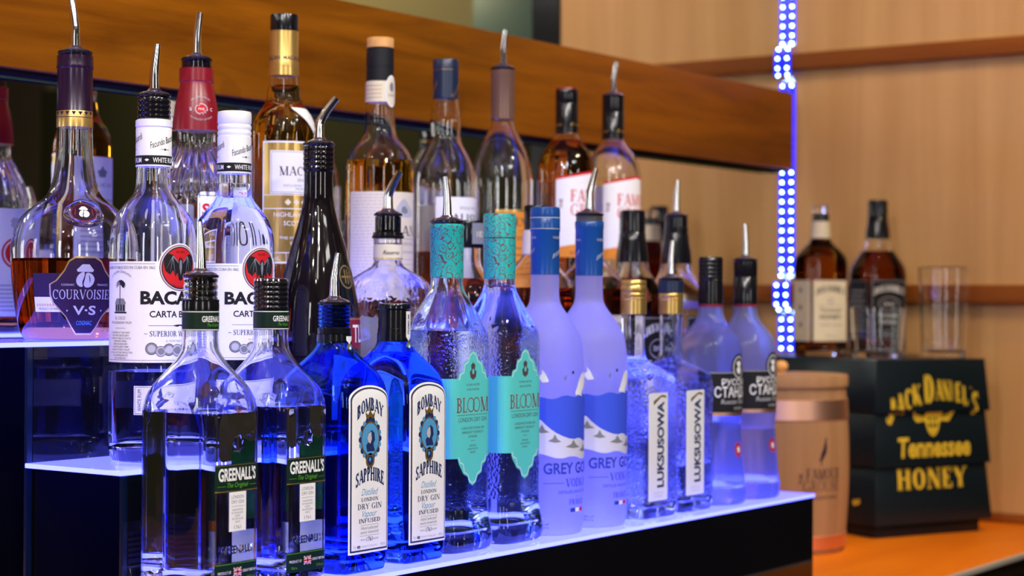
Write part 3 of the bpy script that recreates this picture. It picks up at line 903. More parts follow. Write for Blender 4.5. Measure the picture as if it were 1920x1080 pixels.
# ---- blue gin bottles with tall arched white labels
P_BL = chaikin([(0.2651, .0166, .0166, 2), (0.2266, .0168, .0168, 2), (0.2196, .0186, .0198, 2.3), (0.2116, .0227, .0261, 3.2), (0.2009, .029, .0361, 4.6), (0.1902, .0337, .0434, 6),
        (0.1768, .0357, .0465, 7), (0.1635, .036, .047, 8)], 2) + [(0.014, .036, .047, 8), (0.004, .0345, .0455, 8)]
def gin_blue(label, x, level, capped):
    t = thing('gin_bottle', label, 'bottle', (x, YL, ZL), 0, GIN)
    top = 0.2275 if capped else 0.2640
    prof = P_BL if capped else [(0.2640, .0160, .0160, 2)] + [(z, r, r, 2) for z, r in reversed(threads(0.2425, 0.2620, .0161, 5, .0008))] + [q for q in P_BL if q[0] < 0.24]
    bottle_body(t, Surf(prof), M['blue'], M['bluewater'], level, 0.0030, 0.012, 88, 0.006, top=top)
    if capped:
        lathe('stopper_cap', [(0.2265, .0150), (0.2265, .0174), (0.2350, .0174), (0.2352, .0168), (0.2395, .0168), (0.2397, .0163), (0.2590, .0163), (0.2600, .0178), (0.2640, .0180), (0.2655, .0172), (0.2658, .0140)], M['black'], t, 56)
    else:
        lathe('neck_collar', [(0.2265, .0150), (0.2265, .0174), (0.2345, .0174), (0.2347, .0166), (0.2410, .0170), (0.2418, .0160)], M['black'], t, 56)
        pourer(t, 0.2640, 0.0166, 0.0126, 0.046, lean(0.0035), 0.022, 4, 0.0029)
    N = Surf([(0.205, .0225), (0.2265, .0178), (0.2590, .0178)])
    a0 = 0.12
    g = N.wrapper(a0, 0.24)
    T = Label(lambda u, v, o: g(u, v, o + 0.0002), 0.2)
    d = 1.0 if not capped else 0.0
    if capped:
        T.poly([(-4.6, 58), (4.6, 58), (4.6, 31), (0, 25.5), (-4.6, 31)], 'gold', 0); T.poly([(-4.0, 57.4), (4.0, 57.4), (4.0, 31.4), (0, 26.6), (-4.0, 31.4)], 'white', 1)
        T.text('PREMIUM', 1.0, 44, 3.1, 'darkblue', 20, 2, 0, .02, 0, PI / 2)
    else:
        T.poly([(-4.6, 33), (4.6, 33), (4.6, 29), (0, 25.0), (-4.6, 29)], 'white', 1)
    T.ell(0, 20.0, 4.8, 6.2, 'gold', 1); T.ell(0, 20.0, 2.6, 3.8, 'skyblue', 2); T.ell(-.4, 20.4, 1.2, 2.0, 'white', 3)
    T.build('neck_tag', t, 'white and gold tag hanging on the neck' if capped else 'gold medallion on the neck')
    f = Surf(P_BL).wrapper(0, 0.09)
    L = Label(f, 0.020)
    def tomb(hw, top, bot, rise, k=18):
        return [(-hw, bot), (hw, bot)] + [(hw * math.cos(a), top - rise + rise * math.sin(a)) for a in np.linspace(0, PI, k)]
    L.poly(tomb(30.5, 165, 0, 13), 'white', 0); L.poly(tomb(28.6, 163.1, 2.1, 12.4), 'darkblue', 1); L.poly(tomb(27.4, 161.9, 3.3, 12.0), 'gold', 2); L.poly(tomb(26.8, 161.3, 3.9, 11.8), 'white', 3)
    L.serif('BOMBAY', 0, 131, 13, 'darkblue', 40, 4, 9, .30, .12, .03)
    # crown, portrait oval with jewelled border and pendant
    L.poly([(-6, 132), (-7.5, 139), (-3.5, 136), (0, 141), (3.5, 136), (7.5, 139), (6, 132)], 'gold', 4)
    L.rect(-6.5, 129.5, 6.5, 132.3, 'darkblue', 5); L.ell(0, 141.6, 1.3, 1.5, 'gold', 5, 10)
    for i in range(20):
        a = 2 * PI * i / 20; ca, sa = math.cos(a), math.sin(a)
        ux, vy = 15.0 * ca, 112 + 18.5 * sa
        L.ell(ux, vy, 2.7, 3.1, 'skyblue' if i % 2 else 'darkblue', 4, 10)
    L.ell(0, 112, 14.2, 17.4, 'gold', 5); L.ell(0, 112, 12.8, 15.8, 'skyblue', 6)
    L.poly([(-5, 100), (-6.5, 106), (-3.5, 109), (-5.5, 113), (-3, 118), (2, 121), (6, 118), (7, 111), (4.5, 107), (7, 100)], 'darkblue', 7)
    L.poly([(-5.2, 113), (-3, 117.5), (1, 119.5), (2, 112), (0, 107.5), (-3.2, 109)], 'lightgrey', 8)
    L.ell(0, 91, 6.6, 7.2, 'gold', 6); L.ell(0, 91, 4.2, 4.8, 'darkblue', 7); L.ell(-.6, 92, 1.6, 2.0, 'skyblue', 8, 14)
    L.serif('SAPPHIRE', 0, 64.5, 13.5, 'darkblue', 44, 4, 6.5, .30, .12, .03)
    L.text('Distilled', 0, 57, 6.6, 'skyblue', 26, 4, .45); L.serif('LONDON', 0, 51, 3.8, 'darkblue', 26, 4, 0, .22, .09)
    L.serif('DRY GIN', 0, 43.3, 5.6, 'darkblue', 37, 4); L.text('Vapour', 0, 35.8, 6.2, 'skyblue', 22, 4, .45)
    L.serif('INFUSED', 0, 30, 4.2, 'darkblue', 33, 4, 0, .22, .09); L.rect(-14, 27.6, 14, 27.9, 'grey', 4)
    L.text('Hand selected', 0, 23.4, 3.2, 'grey', 27, 4, .4); L.text('exotic botanicals', 0, 19.4, 3.2, 'grey', 28, 4, .4)
    L.rect(-15, 17.2, 15, 17.5, 'grey', 4)
    L.text('1761', 0, 11.6, 4.4, 'darkblue', 9, 4, 0, .01); L.text('FROM A', -9.5, 12.6, 1.7, 'grey', 8, 4); L.text('RECIPE', 9.5, 12.6, 1.7, 'grey', 8, 4)
    L.text('70cl', -22.6, 5.6, 3.0, 'lightgrey', 5, 4); L.text('e', -16.5, 5.6, 4.2, 'darkblue', 5, 4, 0, .02); L.text('PRODUCT OF ENGLAND', 0, 5.8, 2.1, 'lightgrey', 24, 4); L.text('40%vol', 20.5, 5.6, 3.2, 'lightgrey', 8, 4)
    L.build('front_label', t)
    for a in (-PI / 2, PI / 2):
        B = Label(Surf(P_BL).wrapper(a, 0.09), 0.02)
    return t
gin_blue('sapphire blue gin bottle with white arched label and metal pour spout', 1.426, 0.026, False)
gin_blue('sapphire blue gin bottle with white arched label, black stopper and PREMIUM tag', 1.521, 0.214, True)

# ---- turquoise-label gin bottles with floral neck sleeves
P_FL = chaikin([(0.293, .0173, .0173, 2), (0.2825, .0180, .0180, 2), (0.271, .0225, .0220, 3), (0.2536, .0305, .0295, 4.5), (0.2363, .0372, .0356, 5.5), (0.2247, .038, .036, 6)], 1) + \
    [(0.060, .038, .036, 6)] + chaikin([(0.056, .038, .036, 6), (0.0367, .0385, .0366, 6), (0.0223, .0425, .0403, 5), (0.0136, .0440, .0415, 4.5), (0.004, .0425, .040, 4.5)], 2)
def gin_floral(label, x, level, capped, ny=0):
    t = thing('gin_bottle', label, 'bottle', (x, YL, ZL), 0, GIN)
    P = [(0.352, .0165, .0165, 2), (0.297, .0165, .0165, 2)] + P_FL
    def facet(th, z, r):
        x, y = r * np.sin(th), -r * np.cos(th)
        w1 = np.clip((0.285 - z) / 0.01, 0, 1) * np.clip((z - 0.232) / 0.01, 0, 1)
        return -0.0012 * w1 * (0.5 + 0.5 * np.cos(th * 8))
    bottle_body(t, Surf(P, facet), M['pebble'], M['water'], level, 0.0032, 0.020, 96, 0.005)
    if capped:
        sl = lathe('neck_sleeve', [(0.2935, .0166), (0.2935, .0181), (0.3385, .0184), (0.3390, .0176)], M['floral'], t, 56)
        lathe('stopper_cap', [(0.3395, .0176), (0.3400, .0186), (0.3635, .0185), (0.3665, .0178), (0.3672, .0150)], M['floral'], t, 56)
    else:
        sl = lathe('neck_sleeve', [(0.2935, .0166), (0.2935, .0181), (0.3450, .0182), (0.3462, .0188), (0.3500, .0188), (0.3510, .0180), (0.3522, .0166)], M['floral'], t, 56)
        pourer(t, 0.3522, 0.0188, 0.0130, 0.045, lean(-0.002), 0.02, 3, 0.0030)
    f = Surf(P_FL).wrapper(0, 0.15)
    L = Label(f, 0)
    L.rect(-74, 101, 37, 186, 'teal', 0, 0)
    k = []
    def scal(u, v): k.append((u, v))
    top = [(-26, 186), (-24, 192), (-18, 194), (-16, 203), (-9, 206), (-6, 213), (0, 216), (6, 213), (9, 206), (16, 203), (18, 194), (24, 192), (26, 186)]
    L.poly(top, 'teal', 0); L.poly([(a, 287 - b) for a, b in top], 'teal', 0)
    for A in (top, [(a, 287 - b) for a, b in top]):
        for (p, q) in zip(A[:-1], A[1:]):
            dx, dy = q[0] - p[0], q[1] - p[1]; n = math.hypot(dx, dy)
            ox, oy = -dy / n * .4, dx / n * .4
            c0, c1 = (p[0] * .93, 143.5 + (p[1] - 143.5) * .965), (q[0] * .93, 143.5 + (q[1] - 143.5) * .965)
            L.poly([(c0[0] + ox, c0[1] + oy), (c0[0] - ox, c0[1] - oy), (c1[0] - ox, c1[1] - oy), (c1[0] + ox, c1[1] + oy)], 'white', 1)
    L.poly([(-5, 187), (-6, 193), (-3, 195), (-4, 200), (0, 203), (4, 200), (3, 195), (6, 193), (5, 187), (0, 184)], 'brownink', 1)
    L.ell(0, 193, 2, 3, 'teal', 2, 12)
    L.text('FLORAL NOTES', 0, 178, 2.2, 'brownink', 24); L.text('HAND CRAFTED', 0, 173, 2.0, 'brownink', 22)
    L.serif('BL', -19, 149.7, 15.6, 'maroon', 18, 1, 0, .15, .06); L.serif('M', 21.5, 149.7, 15.6, 'maroon', 16, 1, 0, .15, .06)
    for cx in (-3.6, 6.4):
        for i in range(36):
            a, b = 2 * PI * i / 36, 2 * PI * (i + 1) / 36
            L.poly([(cx + 6.4 * math.cos(a), 157.5 + 7.8 * math.sin(a)), (cx + 6.4 * math.cos(b), 157.5 + 7.8 * math.sin(b)), (cx + 5.3 * math.cos(b), 157.5 + 6.8 * math.sin(b)), (cx + 5.3 * math.cos(a), 157.5 + 6.8 * math.sin(a))], 'maroon', 1)
    L.rect(-27, 146.6, 27, 147.1, 'brownink', 1); L.text('LONDON DRY GIN', 0, 139.5, 4.6, 'brownink', 50, 1)
    for i, s in enumerate(('A DELICATELY FLORAL GIN', 'INSPIRED BY THE BEAUTY', 'OF NATURE')):
        L.text(s, 0, 131.5 - i * 4.6, 2.6, 'brownink', 1.75 * len(s))
    L.rect(-4, 119, 4, 119.4, 'brownink', 1)
    for i, s in enumerate(('DISTILLED', 'AND BOTTLED IN', 'ENGLAND')): L.text(s, 0, 113 - i * 3.6, 1.9, 'brownink', 1.3 * len(s))
    L.build('front_label', t)
    return t
gin_floral('gin bottle with turquoise label and floral neck sleeve topped by a pour spout', 1.612, 0.236, False)
gin_floral('gin bottle with turquoise label and closed floral turquoise cap', 1.710, 0.286, True)

# ---- frosted vodka bottles with blue caps
P_FR = chaikin([(0.2996, .0163), (0.2716, .0166), (0.2622, .0200), (0.2467, .0320), (0.2311, .0417), (0.2155, .0454), (0.1906, .0467)], 2) + [(0.014, .0467), (0.004, .0455)]
GOOSE = [(0, 0), (3, 3), (5, 8), (9, 14), (16, 20), (12, 10), (13, 7), (20, 9), (26, 16), (24, 8), (18, 3), (10, 0), (14, -4), (9, -3), (5, -2), (2, -3)]
def vodka_frost(label, x, capped):
    t = thing('vodka_bottle', label, 'bottle', (x, YL, ZL), 0, GIN)
    P = [(0.372, .0160), (0.3000, .0160)] + P_FR
    body, _ = bottle_body(t, Surf(P), M['frost'], solid=True, k=72, step=0.008, top=0.372)
    if capped:
        sl = lathe('cap_sleeve', [(0.2995, .0162), (0.2995, .0170), (0.3490, .0169), (0.3500, .0174), (0.3540, .0176), (0.3560, .0174), (0.3650, .0174), (0.3655, .0171), (0.3665, .0174), (0.3740, .0174), (0.3775, .0168), (0.3785, .0140)], M['bluecap'], t, 56)
        N = Label(Surf([(0.29, .0176), (0.38, .0176)]).wrapper(0, .33), 0)
        N.rect(-52, 365.2, 52, 366.2, 'lightgrey', 0); N.rect(-52, 352.5, 52, 353.2, 'lightgrey', 0)
    else:
        sl = lathe('cap_sleeve', [(0.2995, .0162), (0.2995, .0170), (0.3560, .0170), (0.3570, .0175), (0.3640, .0175), (0.3650, .0168)], M['bluecap'], t, 56)
        lathe('neck_ring', [(0.3652, .0155), (0.3655, .0162), (0.3700, .0163), (0.3715, .0160)], M['clear'], t, 48)
        pourer(t, 0.3712, 0.0172, 0.0120, 0.052, lean(0.0075), 0.010, 2, 0.0030)
        N = Label(Surf([(0.29, .0172), (0.38, .0172)]).wrapper(0, .33), 0)
    for a in (-38, 0, 38):
        for i in range(5):
            N.poly([(a - 8 + i * 3.2, 318 + i * 1.6), (a - 7.2 + i * 3.2, 318 + i * 1.6), (a - 5.2 + i * 3.2, 324 + i * 1.6), (a - 6.4 + i * 3.2, 324 + i * 1.6)], 'lightgrey', 0)
    N.text('VODKA', 0, 341, 3, 'lightgrey', 16); N.text('VODKA', -36, 341, 3, 'lightgrey', 16); N.text('VODKA', 36, 341, 3, 'lightgrey', 16)
    N.build('sleeve_print', sl)
    f = Surf(P_FR).wrapper(0, 0.12)
    L = Label(f, 0)
    # lake scene: blue water window, pale hills, flying geese
    L.poly(smooth2d([(-62, 158), (-50, 160), (-36, 156), (-20, 162), (-6, 158), (8, 163), (24, 159), (40, 163), (58, 160), (58, 104), (40, 98), (24, 106), (6, 99), (-12, 104), (-34, 96), (-62, 104)]), 'lakeblue', 0)
    L.poly(smooth2d([(-64, 128), (-52, 136), (-40, 124), (-28, 116), (-10, 110), (4, 112), (16, 106), (30, 112), (44, 122), (58, 130), (62, 112), (50, 92), (30, 90), (10, 86), (-8, 92), (-28, 88), (-46, 94), (-64, 96)], 1), 'hills', 1)
    for (a, b, c) in ((-48, 124, 9), (-33, 113, 8), (-8, 106, 12), (14, 101, 11), (40, 113, 10)):
        L.poly([(a - c, b - 4), (a - c * .3, b - 1), (a, b + 4), (a + c * .4, b - 2), (a + c, b - 5), (a, b - 6)], 'grey', 2)
    L.poly(smooth2d([(a * 1.2 - 6, 164 + b * 1.25) for a, b in GOOSE]), 'white', 1)
    L.poly(smooth2d([(-40 - a * .6, 178 + b * .7) for a, b in GOOSE]), 'white', 1)
    L.ell(-9, 187, 1.7, 2.0, 'ink', 1, 12); L.poly([(-22, 181), (-19, 184.5), (-18.4, 181), (-20.5, 177)], 'grey', 1)
    L.build('lake_scene_print', t)
    L = Label(f, 0)
    L.text('GREY GOOSE', 0, 71.5, 12.5, 'blueink', 92, 2, 0, .022)
    L.serif('VODKA', 0, 56, 9.5, 'blueink', 37, 1); L.rect(-46, 60.4, -21, 61, 'blueink', 1); L.rect(21, 60.4, 46, 61, 'blueink', 1)
    L.text('DISTILLED AND BOTTLED IN', 0, 48.6, 3.2, 'blueink', 56, 1); L.ell(0, 44.6, .7, .7, 'blueink', 1, 8)
    L.serif('FRANCE', 0, 35.5, 6.4, 'blueink', 27, 1)
    L.rect(-12, 27, -4, 31.5, 'blueink', 1); L.rect(-4, 27, 4, 31.5, 'white', 1); L.rect(4, 27, 12, 31.5, 'red', 1)
    L.build('lettering_print', t)
    L = Label(f, 0)
    L.text('40% vol', -46, 13, 2.6, 'blueink', 12, 1); L.text('70 cl e', -46, 9, 2.6, 'blueink', 12, 1)
    L.build('volume_print', t)
    return t
vodka_frost('frosted vodka bottle with solid blue cap and lake scene', 1.801, True)
vodka_frost('frosted vodka bottle with blue neck sleeve, lake scene and pour spout', 1.896, False)

# ---- square clear vodka bottles with vertical white labels
P_LK = chaikin([(0.2535, .0150, .0150, 2), (0.2053, .0142, .0142, 2), (0.1953, .0165, .0165, 2.2), (0.1866, .0268, .0268, 4), (0.1786, .0393, .0393, 7), (0.1706, .0426, .0426, 9), (0.1585, .043, .043, 10)], 1) + [(0.012, .043, .043, 10), (0.004, .042, .042, 9)]
def vodka_square(label, x, level, capped):
    t = thing('vodka_bottle', label, 'bottle', (x, YL, ZL), 0, GIN)
    P = [(0.283, .0148, .0148, 2)] + P_LK
    bottle_body(t, Surf(P), M['dimple'], M['water'], level, 0.0032, 0.014, 96, 0.007)
    g = [(0.2530, .0150), (0.2530, .0160), (0.2700, .0160), (0.2705, .0155), (0.2715, .0163), (0.2735, .0163), (0.2745, .0155), (0.2765, .0163), (0.2785, .0163), (0.2795, .0156)]
    if capped:
        c = lathe('screw_cap', g + [(0.2805, .0162), (0.2880, .0162), (0.2890, .0156), (0.2905, .0160), (0.2940, .0160), (0.2955, .0150)], M['gold'], t, 48)
    else:
        c = lathe('neck_sleeve', g + [(0.2800, .0150)], M['gold'], t, 48)
        lathe('cork_ring', [(0.2800, .0140), (0.2805, .0165), (0.2950, .0165), (0.2958, .0150)], M['navy'], t, 48)
        pourer(t, 0.2958, 0.0158, 0.0120, 0.046, lean(0.002), 0.008, 2, 0.0030)
    f = Surf(P_LK).wrapper(0, 0.09)
    L = Label(f, 0)
    L.rect(-33, 23, 12, 156, 'white', 0, 1.5)
    L.poly([(-22, 141), (-3, 151), (8, 149), (8, 152), (-3, 153.5), (-22, 146)], 'gold', 1)
    L.text('LUKSUSOWA', 2.5, 92, 15.5, 'darkblue', 106, 1, 0, .04, 0, PI / 2)
    L.text('POTATO', -10, 31, 2.6, 'lightgrey', 22, 1); L.text('VODKA', -10, 27, 2.6, 'lightgrey', 22, 1)
    L.build('front_label', t)
    return t
vodka_square('square clear vodka bottle with vertical white label and gold screw cap', 1.999, 0.252, True)
vodka_square('square clear vodka bottle with vertical white label, navy collar and pour spout', 2.091, 0.060, False)

# ---- waisted vodka bottles with black round-topped labels
P_RS = chaikin([(0.2642, .0160), (0.2513, .0168), (0.2406, .0214), (0.2263, .0343), (0.2156, .0407), (0.2049, .0429)], 2) + [(0.118, .0429)] + chaikin([(0.1155, .0429), (0.108, .0418), (0.1012, .0414), (0.092, .0412), (0.0262, .0470)], 1) + chaikin([(0.0262, .047), (0.0225, .0482), (0.0190, .0485), (0.006, .0483), (0.003, .0470)], 1)
def vodka_waist(label, x, level, capped):
    t = thing('vodka_bottle', label, 'bottle', (x, YL, ZL), 0, GIN)
    bottle_body(t, Surf(P_RS), M['soft'], M['water'], level, 0.0030, 0.022, 64, 0.008)
    if capped:
        lathe('screw_cap', [(0.2625, .0150), (0.2625, .0164), (0.2690, .0165)] + [(0.2700, .0165), (0.2960, .0165), (0.2965, .0160), (0.2975, .0165)] + threads(0.2985, 0.3265, .0165, 5, .0006) + [(0.3285, .0155)], M['black'], t, 48)
    else:
        lathe('neck_sleeve', [(0.2625, .0150), (0.2625, .0164), (0.2690, .0165), (0.3020, .0165), (0.3030, .0158), (0.3050, .0163), (0.3240, .0163), (0.3246, .0150)], M['black'], t, 48)
        pourer(t, 0.3246, 0.0165, 0.0120, 0.046, lean(-0.001), 0.008, 2, 0.0030)
    lathe('cap_band', [(0.2622, .0158), (0.2622, .0167), (0.2655, .0167), (0.2655, .0158)], M['maroon'], t, 48)
    f = Surf(P_RS).wrapper(0, 0.16)
    L = Label(f, 0)
    L.rect(-62, 118, 62, 176, 'ink', 0); L.rect(-62, 118, 62, 123, 'copper', 1); L.rect(-62, 174.6, 62, 175.4, 'lightgrey', 1)
    L.ell(0, 182, 15.5, 18, 'ink', 0); L.ell(0, 182, 12.5, 15, 'lightgrey', 1); L.ell(0, 182, 10.5, 12.8, 'ink', 2)
    L.poly([(-3, 174), (-6, 180), (-2, 182), (-6, 188), (0, 191), (5, 187), (2, 183), (5, 178), (2, 173)], 'white', 3)
    L.text('РУССКИЙ', 0, 158.5, 11, 'white', 60, 2, 0, .01); L.text('СТАНДАРТ', 0, 143, 14, 'white', 80, 2, 0, .012)
    L.text('Russian Standard', 0, 134, 6.2, 'lightgrey', 62, 2, .2); L.text('VODKA', 0, 126, 4, 'lightgrey', 22, 2)
    L.build('front_label', t)
    L = Label(f, 0)
    L.ell(0, 73, 8.2, 9.5, 'red', 0); L.ell(0, 73, 5.6, 6.8, 'maroon', 1)
    L.poly([(-2, 69), (-3.4, 74), (0, 78), (3.4, 74), (2, 69)], 'white', 2)
    L.build('round_seal', t)['label'] = 'small round red seal'
    return t
vodka_waist('bluish vodka bottle with black label and black screw cap at the far end', 2.196, 0.240, True)
vodka_waist('bluish vodka bottle with black label and pour spout, last on the lowest shelf', 2.294, 0.095, False)
# ---------------------------------------------------------------- middle shelf
MID = 'middle-shelf bottles'
P_RU = chaikin([(0.2903, .0166), (0.2702, .0170), (0.2623, .0195), (0.2544, .0264), (0.2465, .0327), (0.2359, .0385), (0.2227, .0417), (0.2069, .0422)], 2) + [(0.012, .0422), (0.004, .0412)]
BATR = [(0, 9), (1.0, 12.5), (2.2, 9.5), (3.2, 7), (6, 9.5), (10, 14), (15, 15.5), (20, 12), (20.8, 4), (19, -4), (15.6, 0), (13.5, -8.5), (9.6, -3), (7, -10.5), (4.2, -6), (2.4, -14), (1.0, -10), (0, -15)]
def bat(L, u, v, s, mat, lvl):
    pts = [(u + a * s, v + b * s) for a, b in BATR] + [(u - a * s, v + b * s) for a, b in reversed(BATR[1:-1])]
    L.poly(pts, mat, lvl)
    for sg in (1, -1):
        for (a, b) in ((18.6, -3), (13.3, -7.4), (7, -9.4)):
            L.poly([(u + sg * 10 * s, v + 12.6 * s), (u + sg * 10.9 * s, v + 12.2 * s), (u + sg * a * s, v + b * s)], 'grey', lvl + 1)
        L.poly([(u + sg * 3 * s, v + 6 * s), (u + sg * 10 * s, v + 13.4 * s), (u + sg * 10.6 * s, v + 12.4 * s), (u + sg * 3.4 * s, v + 4.6 * s)], 'grey', lvl + 1)
    L.poly([(u - 1.6 * s, v + 7 * s), (u, v + 9 * s), (u + 1.6 * s, v + 7 * s), (u + 1.8 * s, v), (u, v - 9 * s), (u - 1.8 * s, v)], 'grey', lvl + 1)
def rum(label, x, level, capped, rz):
    t = thing('rum_bottle', label, 'bottle', (x, YMID, ZM), rz, MID)
    P = [(0.335, .0155), (0.2905, .0158)] + P_RU
    def emb(th, z, r):
        return 0.0006 * np.exp(-((z - 0.2415) / 0.004) ** 2) * (np.cos(th * 46) > 0)
    bottle_body(t, Surf(P, emb), M['clear'], M['water'], level, 0.0030, 0.012, 96, 0.006, top=0.3375 if not capped else 0.335)
    r = 0.0176
    if capped:
        prof = [(0.2895, .0162), (0.2895, r), (0.3275, r), (0.3280, .0168)] + threads(0.3285, 0.3405, r, 2, .0009) + [(0.3410, .0170), (0.3420, r), (0.3510, r), (0.3535, .0170), (0.3542, .0140)]
        c = lathe('screw_cap', prof, M['whiteplastic'], t, 56)
    else:
        c = lathe('neck_sleeve', [(0.2895, .0162), (0.2895, r), (0.3270, r), (0.3278, .0170), (0.3290, r + .0004), (0.3350, r + .0003), (0.3362, .0162)], M['whiteplastic'], t, 56)
        lathe('cork_ring', [(0.3362, .0150)] + threads(0.3364, 0.3560, .0164, 4, .0010) + [(0.3580, .0150)], M['black'], t, 48)
        pourer(t, 0.3580, 0.0168, 0.0125, 0.047, lean(0.003), 0.010, 2, 0.0032)
    N = Label(Surf([(0.28, r), (0.36, r)]).wrapper(0, .3), 0.2895)
    N.rect(-55, 1.5, 55, 10.5, 'ink', 0); N.rect(-55, 10.5, 55, 11.2, 'white', 0)
    for a in (-37, 0, 37):
        N.text('WHITE RUM', a, 3.6, 4.8, 'white', 25, 1, 0, .01); N.poly([(a + 16, 6), (a + 18.5, 7.4), (a + 21, 6), (a + 18.5, 4.6)], 'white', 1)
        N.text('Facundo Bacardi', a, 22, 6.2, 'ink', 31, 1, .5, 0, 0, .33)
        N.rect(a - 5, 16.4, a + 5, 16.7, 'ink', 1); N.ell(a, 16.5, 1.2, 1.0, 'ink', 1, 8)
    N.build('neck_lettering', c)
    f = Surf(P_RU).wrapper(0, 0.12)
    L = Label(f, 0.0975)
    L.rect(-88, 0, 80, 98, 'white', 0)
    L.ell(0, 92, 23.5, 24, 'white', 0)
    for v in (2.0, 95.4): L.rect(-86, v, -26 if v > 50 else 78, v + .5, 'grey', 1)
    L.rect(26, 95.4, 78, 95.9, 'grey', 1)
    L.text('BACARDI ESTABLECIDO EN CUBA EN 1862', -56, 90.6, 2.8, 'ink', 60, 1); L.text('BACARDI ESTABLECIDO EN CUBA EN 1862', 56, 90.6, 2.8, 'ink', 60, 1)
    L.ell(0, 92, 22, 22.6, 'maroon', 1); L.ell(0, 92, 21.3, 21.9, 'lightgrey', 2); L.ell(0, 92, 20, 20.6, 'ink', 3); L.ell(0, 92, 19, 19.6, 'red', 4)
    bat(L, 0, 92.5, .86, 'ink', 5)
    L.text('MARCA DE FABRICA', 0, 75.2, 2.1, 'ink', 20, 5, 0, 0, -3.2); L.text('BACARDI', 0, 106.6, 2.0, 'ink', 10, 5)
    L.text('BACARDÍ', 0, 57, 15.5, 'ink', 80, 1, 0, .042)
    L.text('CARTA BLANCA', 0, 44, 6.2, 'ink', 62, 1, 0, .02)
    L.rect(-32, 35.6, -4, 36, 'ink', 1); L.rect(4, 35.6, 32, 36, 'ink', 1); L.poly([(-9, 35.8), (-3, 36.9), (0, 35.8), (3, 36.9), (9, 35.8), (3, 34.7), (0, 35.8), (-3, 34.7)], 'ink', 1)
    L.serif('SUPERIOR WHITE RUM', 0, 25.3, 5.4, 'darkblue', 62, 1); L.rect(-36, 27.6, -33, 28.1, 'ink', 1); L.rect(33, 27.6, 36, 28.1, 'ink', 1)
    for i, (a, b, c2) in enumerate(((-29, 13.5, 6), (-20, 11, 5.2), (-12, 12.5, 6), (-3, 12, 6), (7, 13.5, 6.6), (16, 12, 5.6), (25, 13, 6))):
        L.ell(a, b, c2, c2, 'ink', 1 + (i % 2)); L.ell(a, b, c2 - .5, c2 - .5, 'lightgrey' if i % 2 else 'grey', 3); L.ell(a, b, c2 * .62, c2 * .62, 'grey' if i % 2 else 'lightgrey', 4)
    L.text('EL RON MAS PREMIADO', 0, 20, 2.0, 'grey', 30, 1)
    # palm and house vignette with its story
    L.text('LA PALMERA LEGENDARIA', -63, 82, 2.3, 'ink', 27, 1, 0, 0, 5)
    L.rect(-63.5, 56, -62.5, 76, 'ink', 1)
    for i in range(13):
        a = math.radians(-35 + 250 * i / 12); c_, s_ = math.cos(a), math.sin(a)
        L.poly([(-63, 76), (-63 + 4.5 * c_ - .9 * s_, 76.6 + 3.6 * s_ + .9 * c_), (-63 + 7.8 * c_, 74.6 + 5.2 * s_), (-63 + 4.5 * c_ + .9 * s_, 75.6 + 3.6 * s_ - .9 * c_)], 'ink', 1)
    L.poly([(-71, 57), (-68, 62), (-58, 62), (-55, 57)], 'grey', 1); L.rect(-70, 49, -56, 57, 'grey', 1)
    for i in range(4): L.rect(-69 + i * 3.4, 50, -67.2 + i * 3.4, 56, 'ink', 2)
    L.rect(-71.5, 47.5, -54.5, 49, 'ink', 1)
    L.text('EL COCO', -63, 41.5, 3.0, 'ink', 14, 1); L.text('THE LEGENDARY PALM', -63, 37.4, 2.3, 'ink', 28, 1); L.rect(-70, 33, -56, 33.4, 'grey', 1)
    for i, s in enumerate(('PLANTED AT THE FIRST', 'BACARDI DISTILLERY', 'WORK IN 1862, EL COCO', 'SURVIVED WARS,', 'EARTHQUAKES AND', 'A DISTILLERY FIRE.', 'WE NOW PLANT A PALM', 'AT ALL OF OUR FACILITIES', 'AS A REMINDER OF', 'OUR HOMELAND.')):
        L.text(s, -63, 28 - i * 2.75, 1.7, 'ink', 1.28 * len(s), 1)
    L.build('front_label', t)
    Q = Label(f, 0.047)
    Q.rect(-46, 0, 46, 28, 'white', 0); Q.frame(-45, 1, 45, 27, .4, 'ink', 1)
    Q.text('WHITE RUM', -38.5, 14, 3.6, 'ink', 21, 1, 0, 0, 0, PI / 2)
    Q.poly([(-34, 16), (-23, 27), (-12, 16), (-23, 5)], 'ink', 1); Q.text('BACARDI', -23, 15, 2.6, 'white', 14, 2, 0, 0, 0, PI / 4)
    Q.text('37.5% vol', -25, 2.6, 3, 'ink', 15, 1); Q.text('1 LITRE e', 10, 10, 5, 'ink', 30, 1)
    Q.build('lower_label', t)
    return t
rum('white rum bottle with red bat emblem and pour spout on the middle shelf', 1.303, 0.088, False, -0.10)
rum('white rum bottle with red bat emblem and white screw cap on the middle shelf', 1.417, 0.279, True, -0.07)

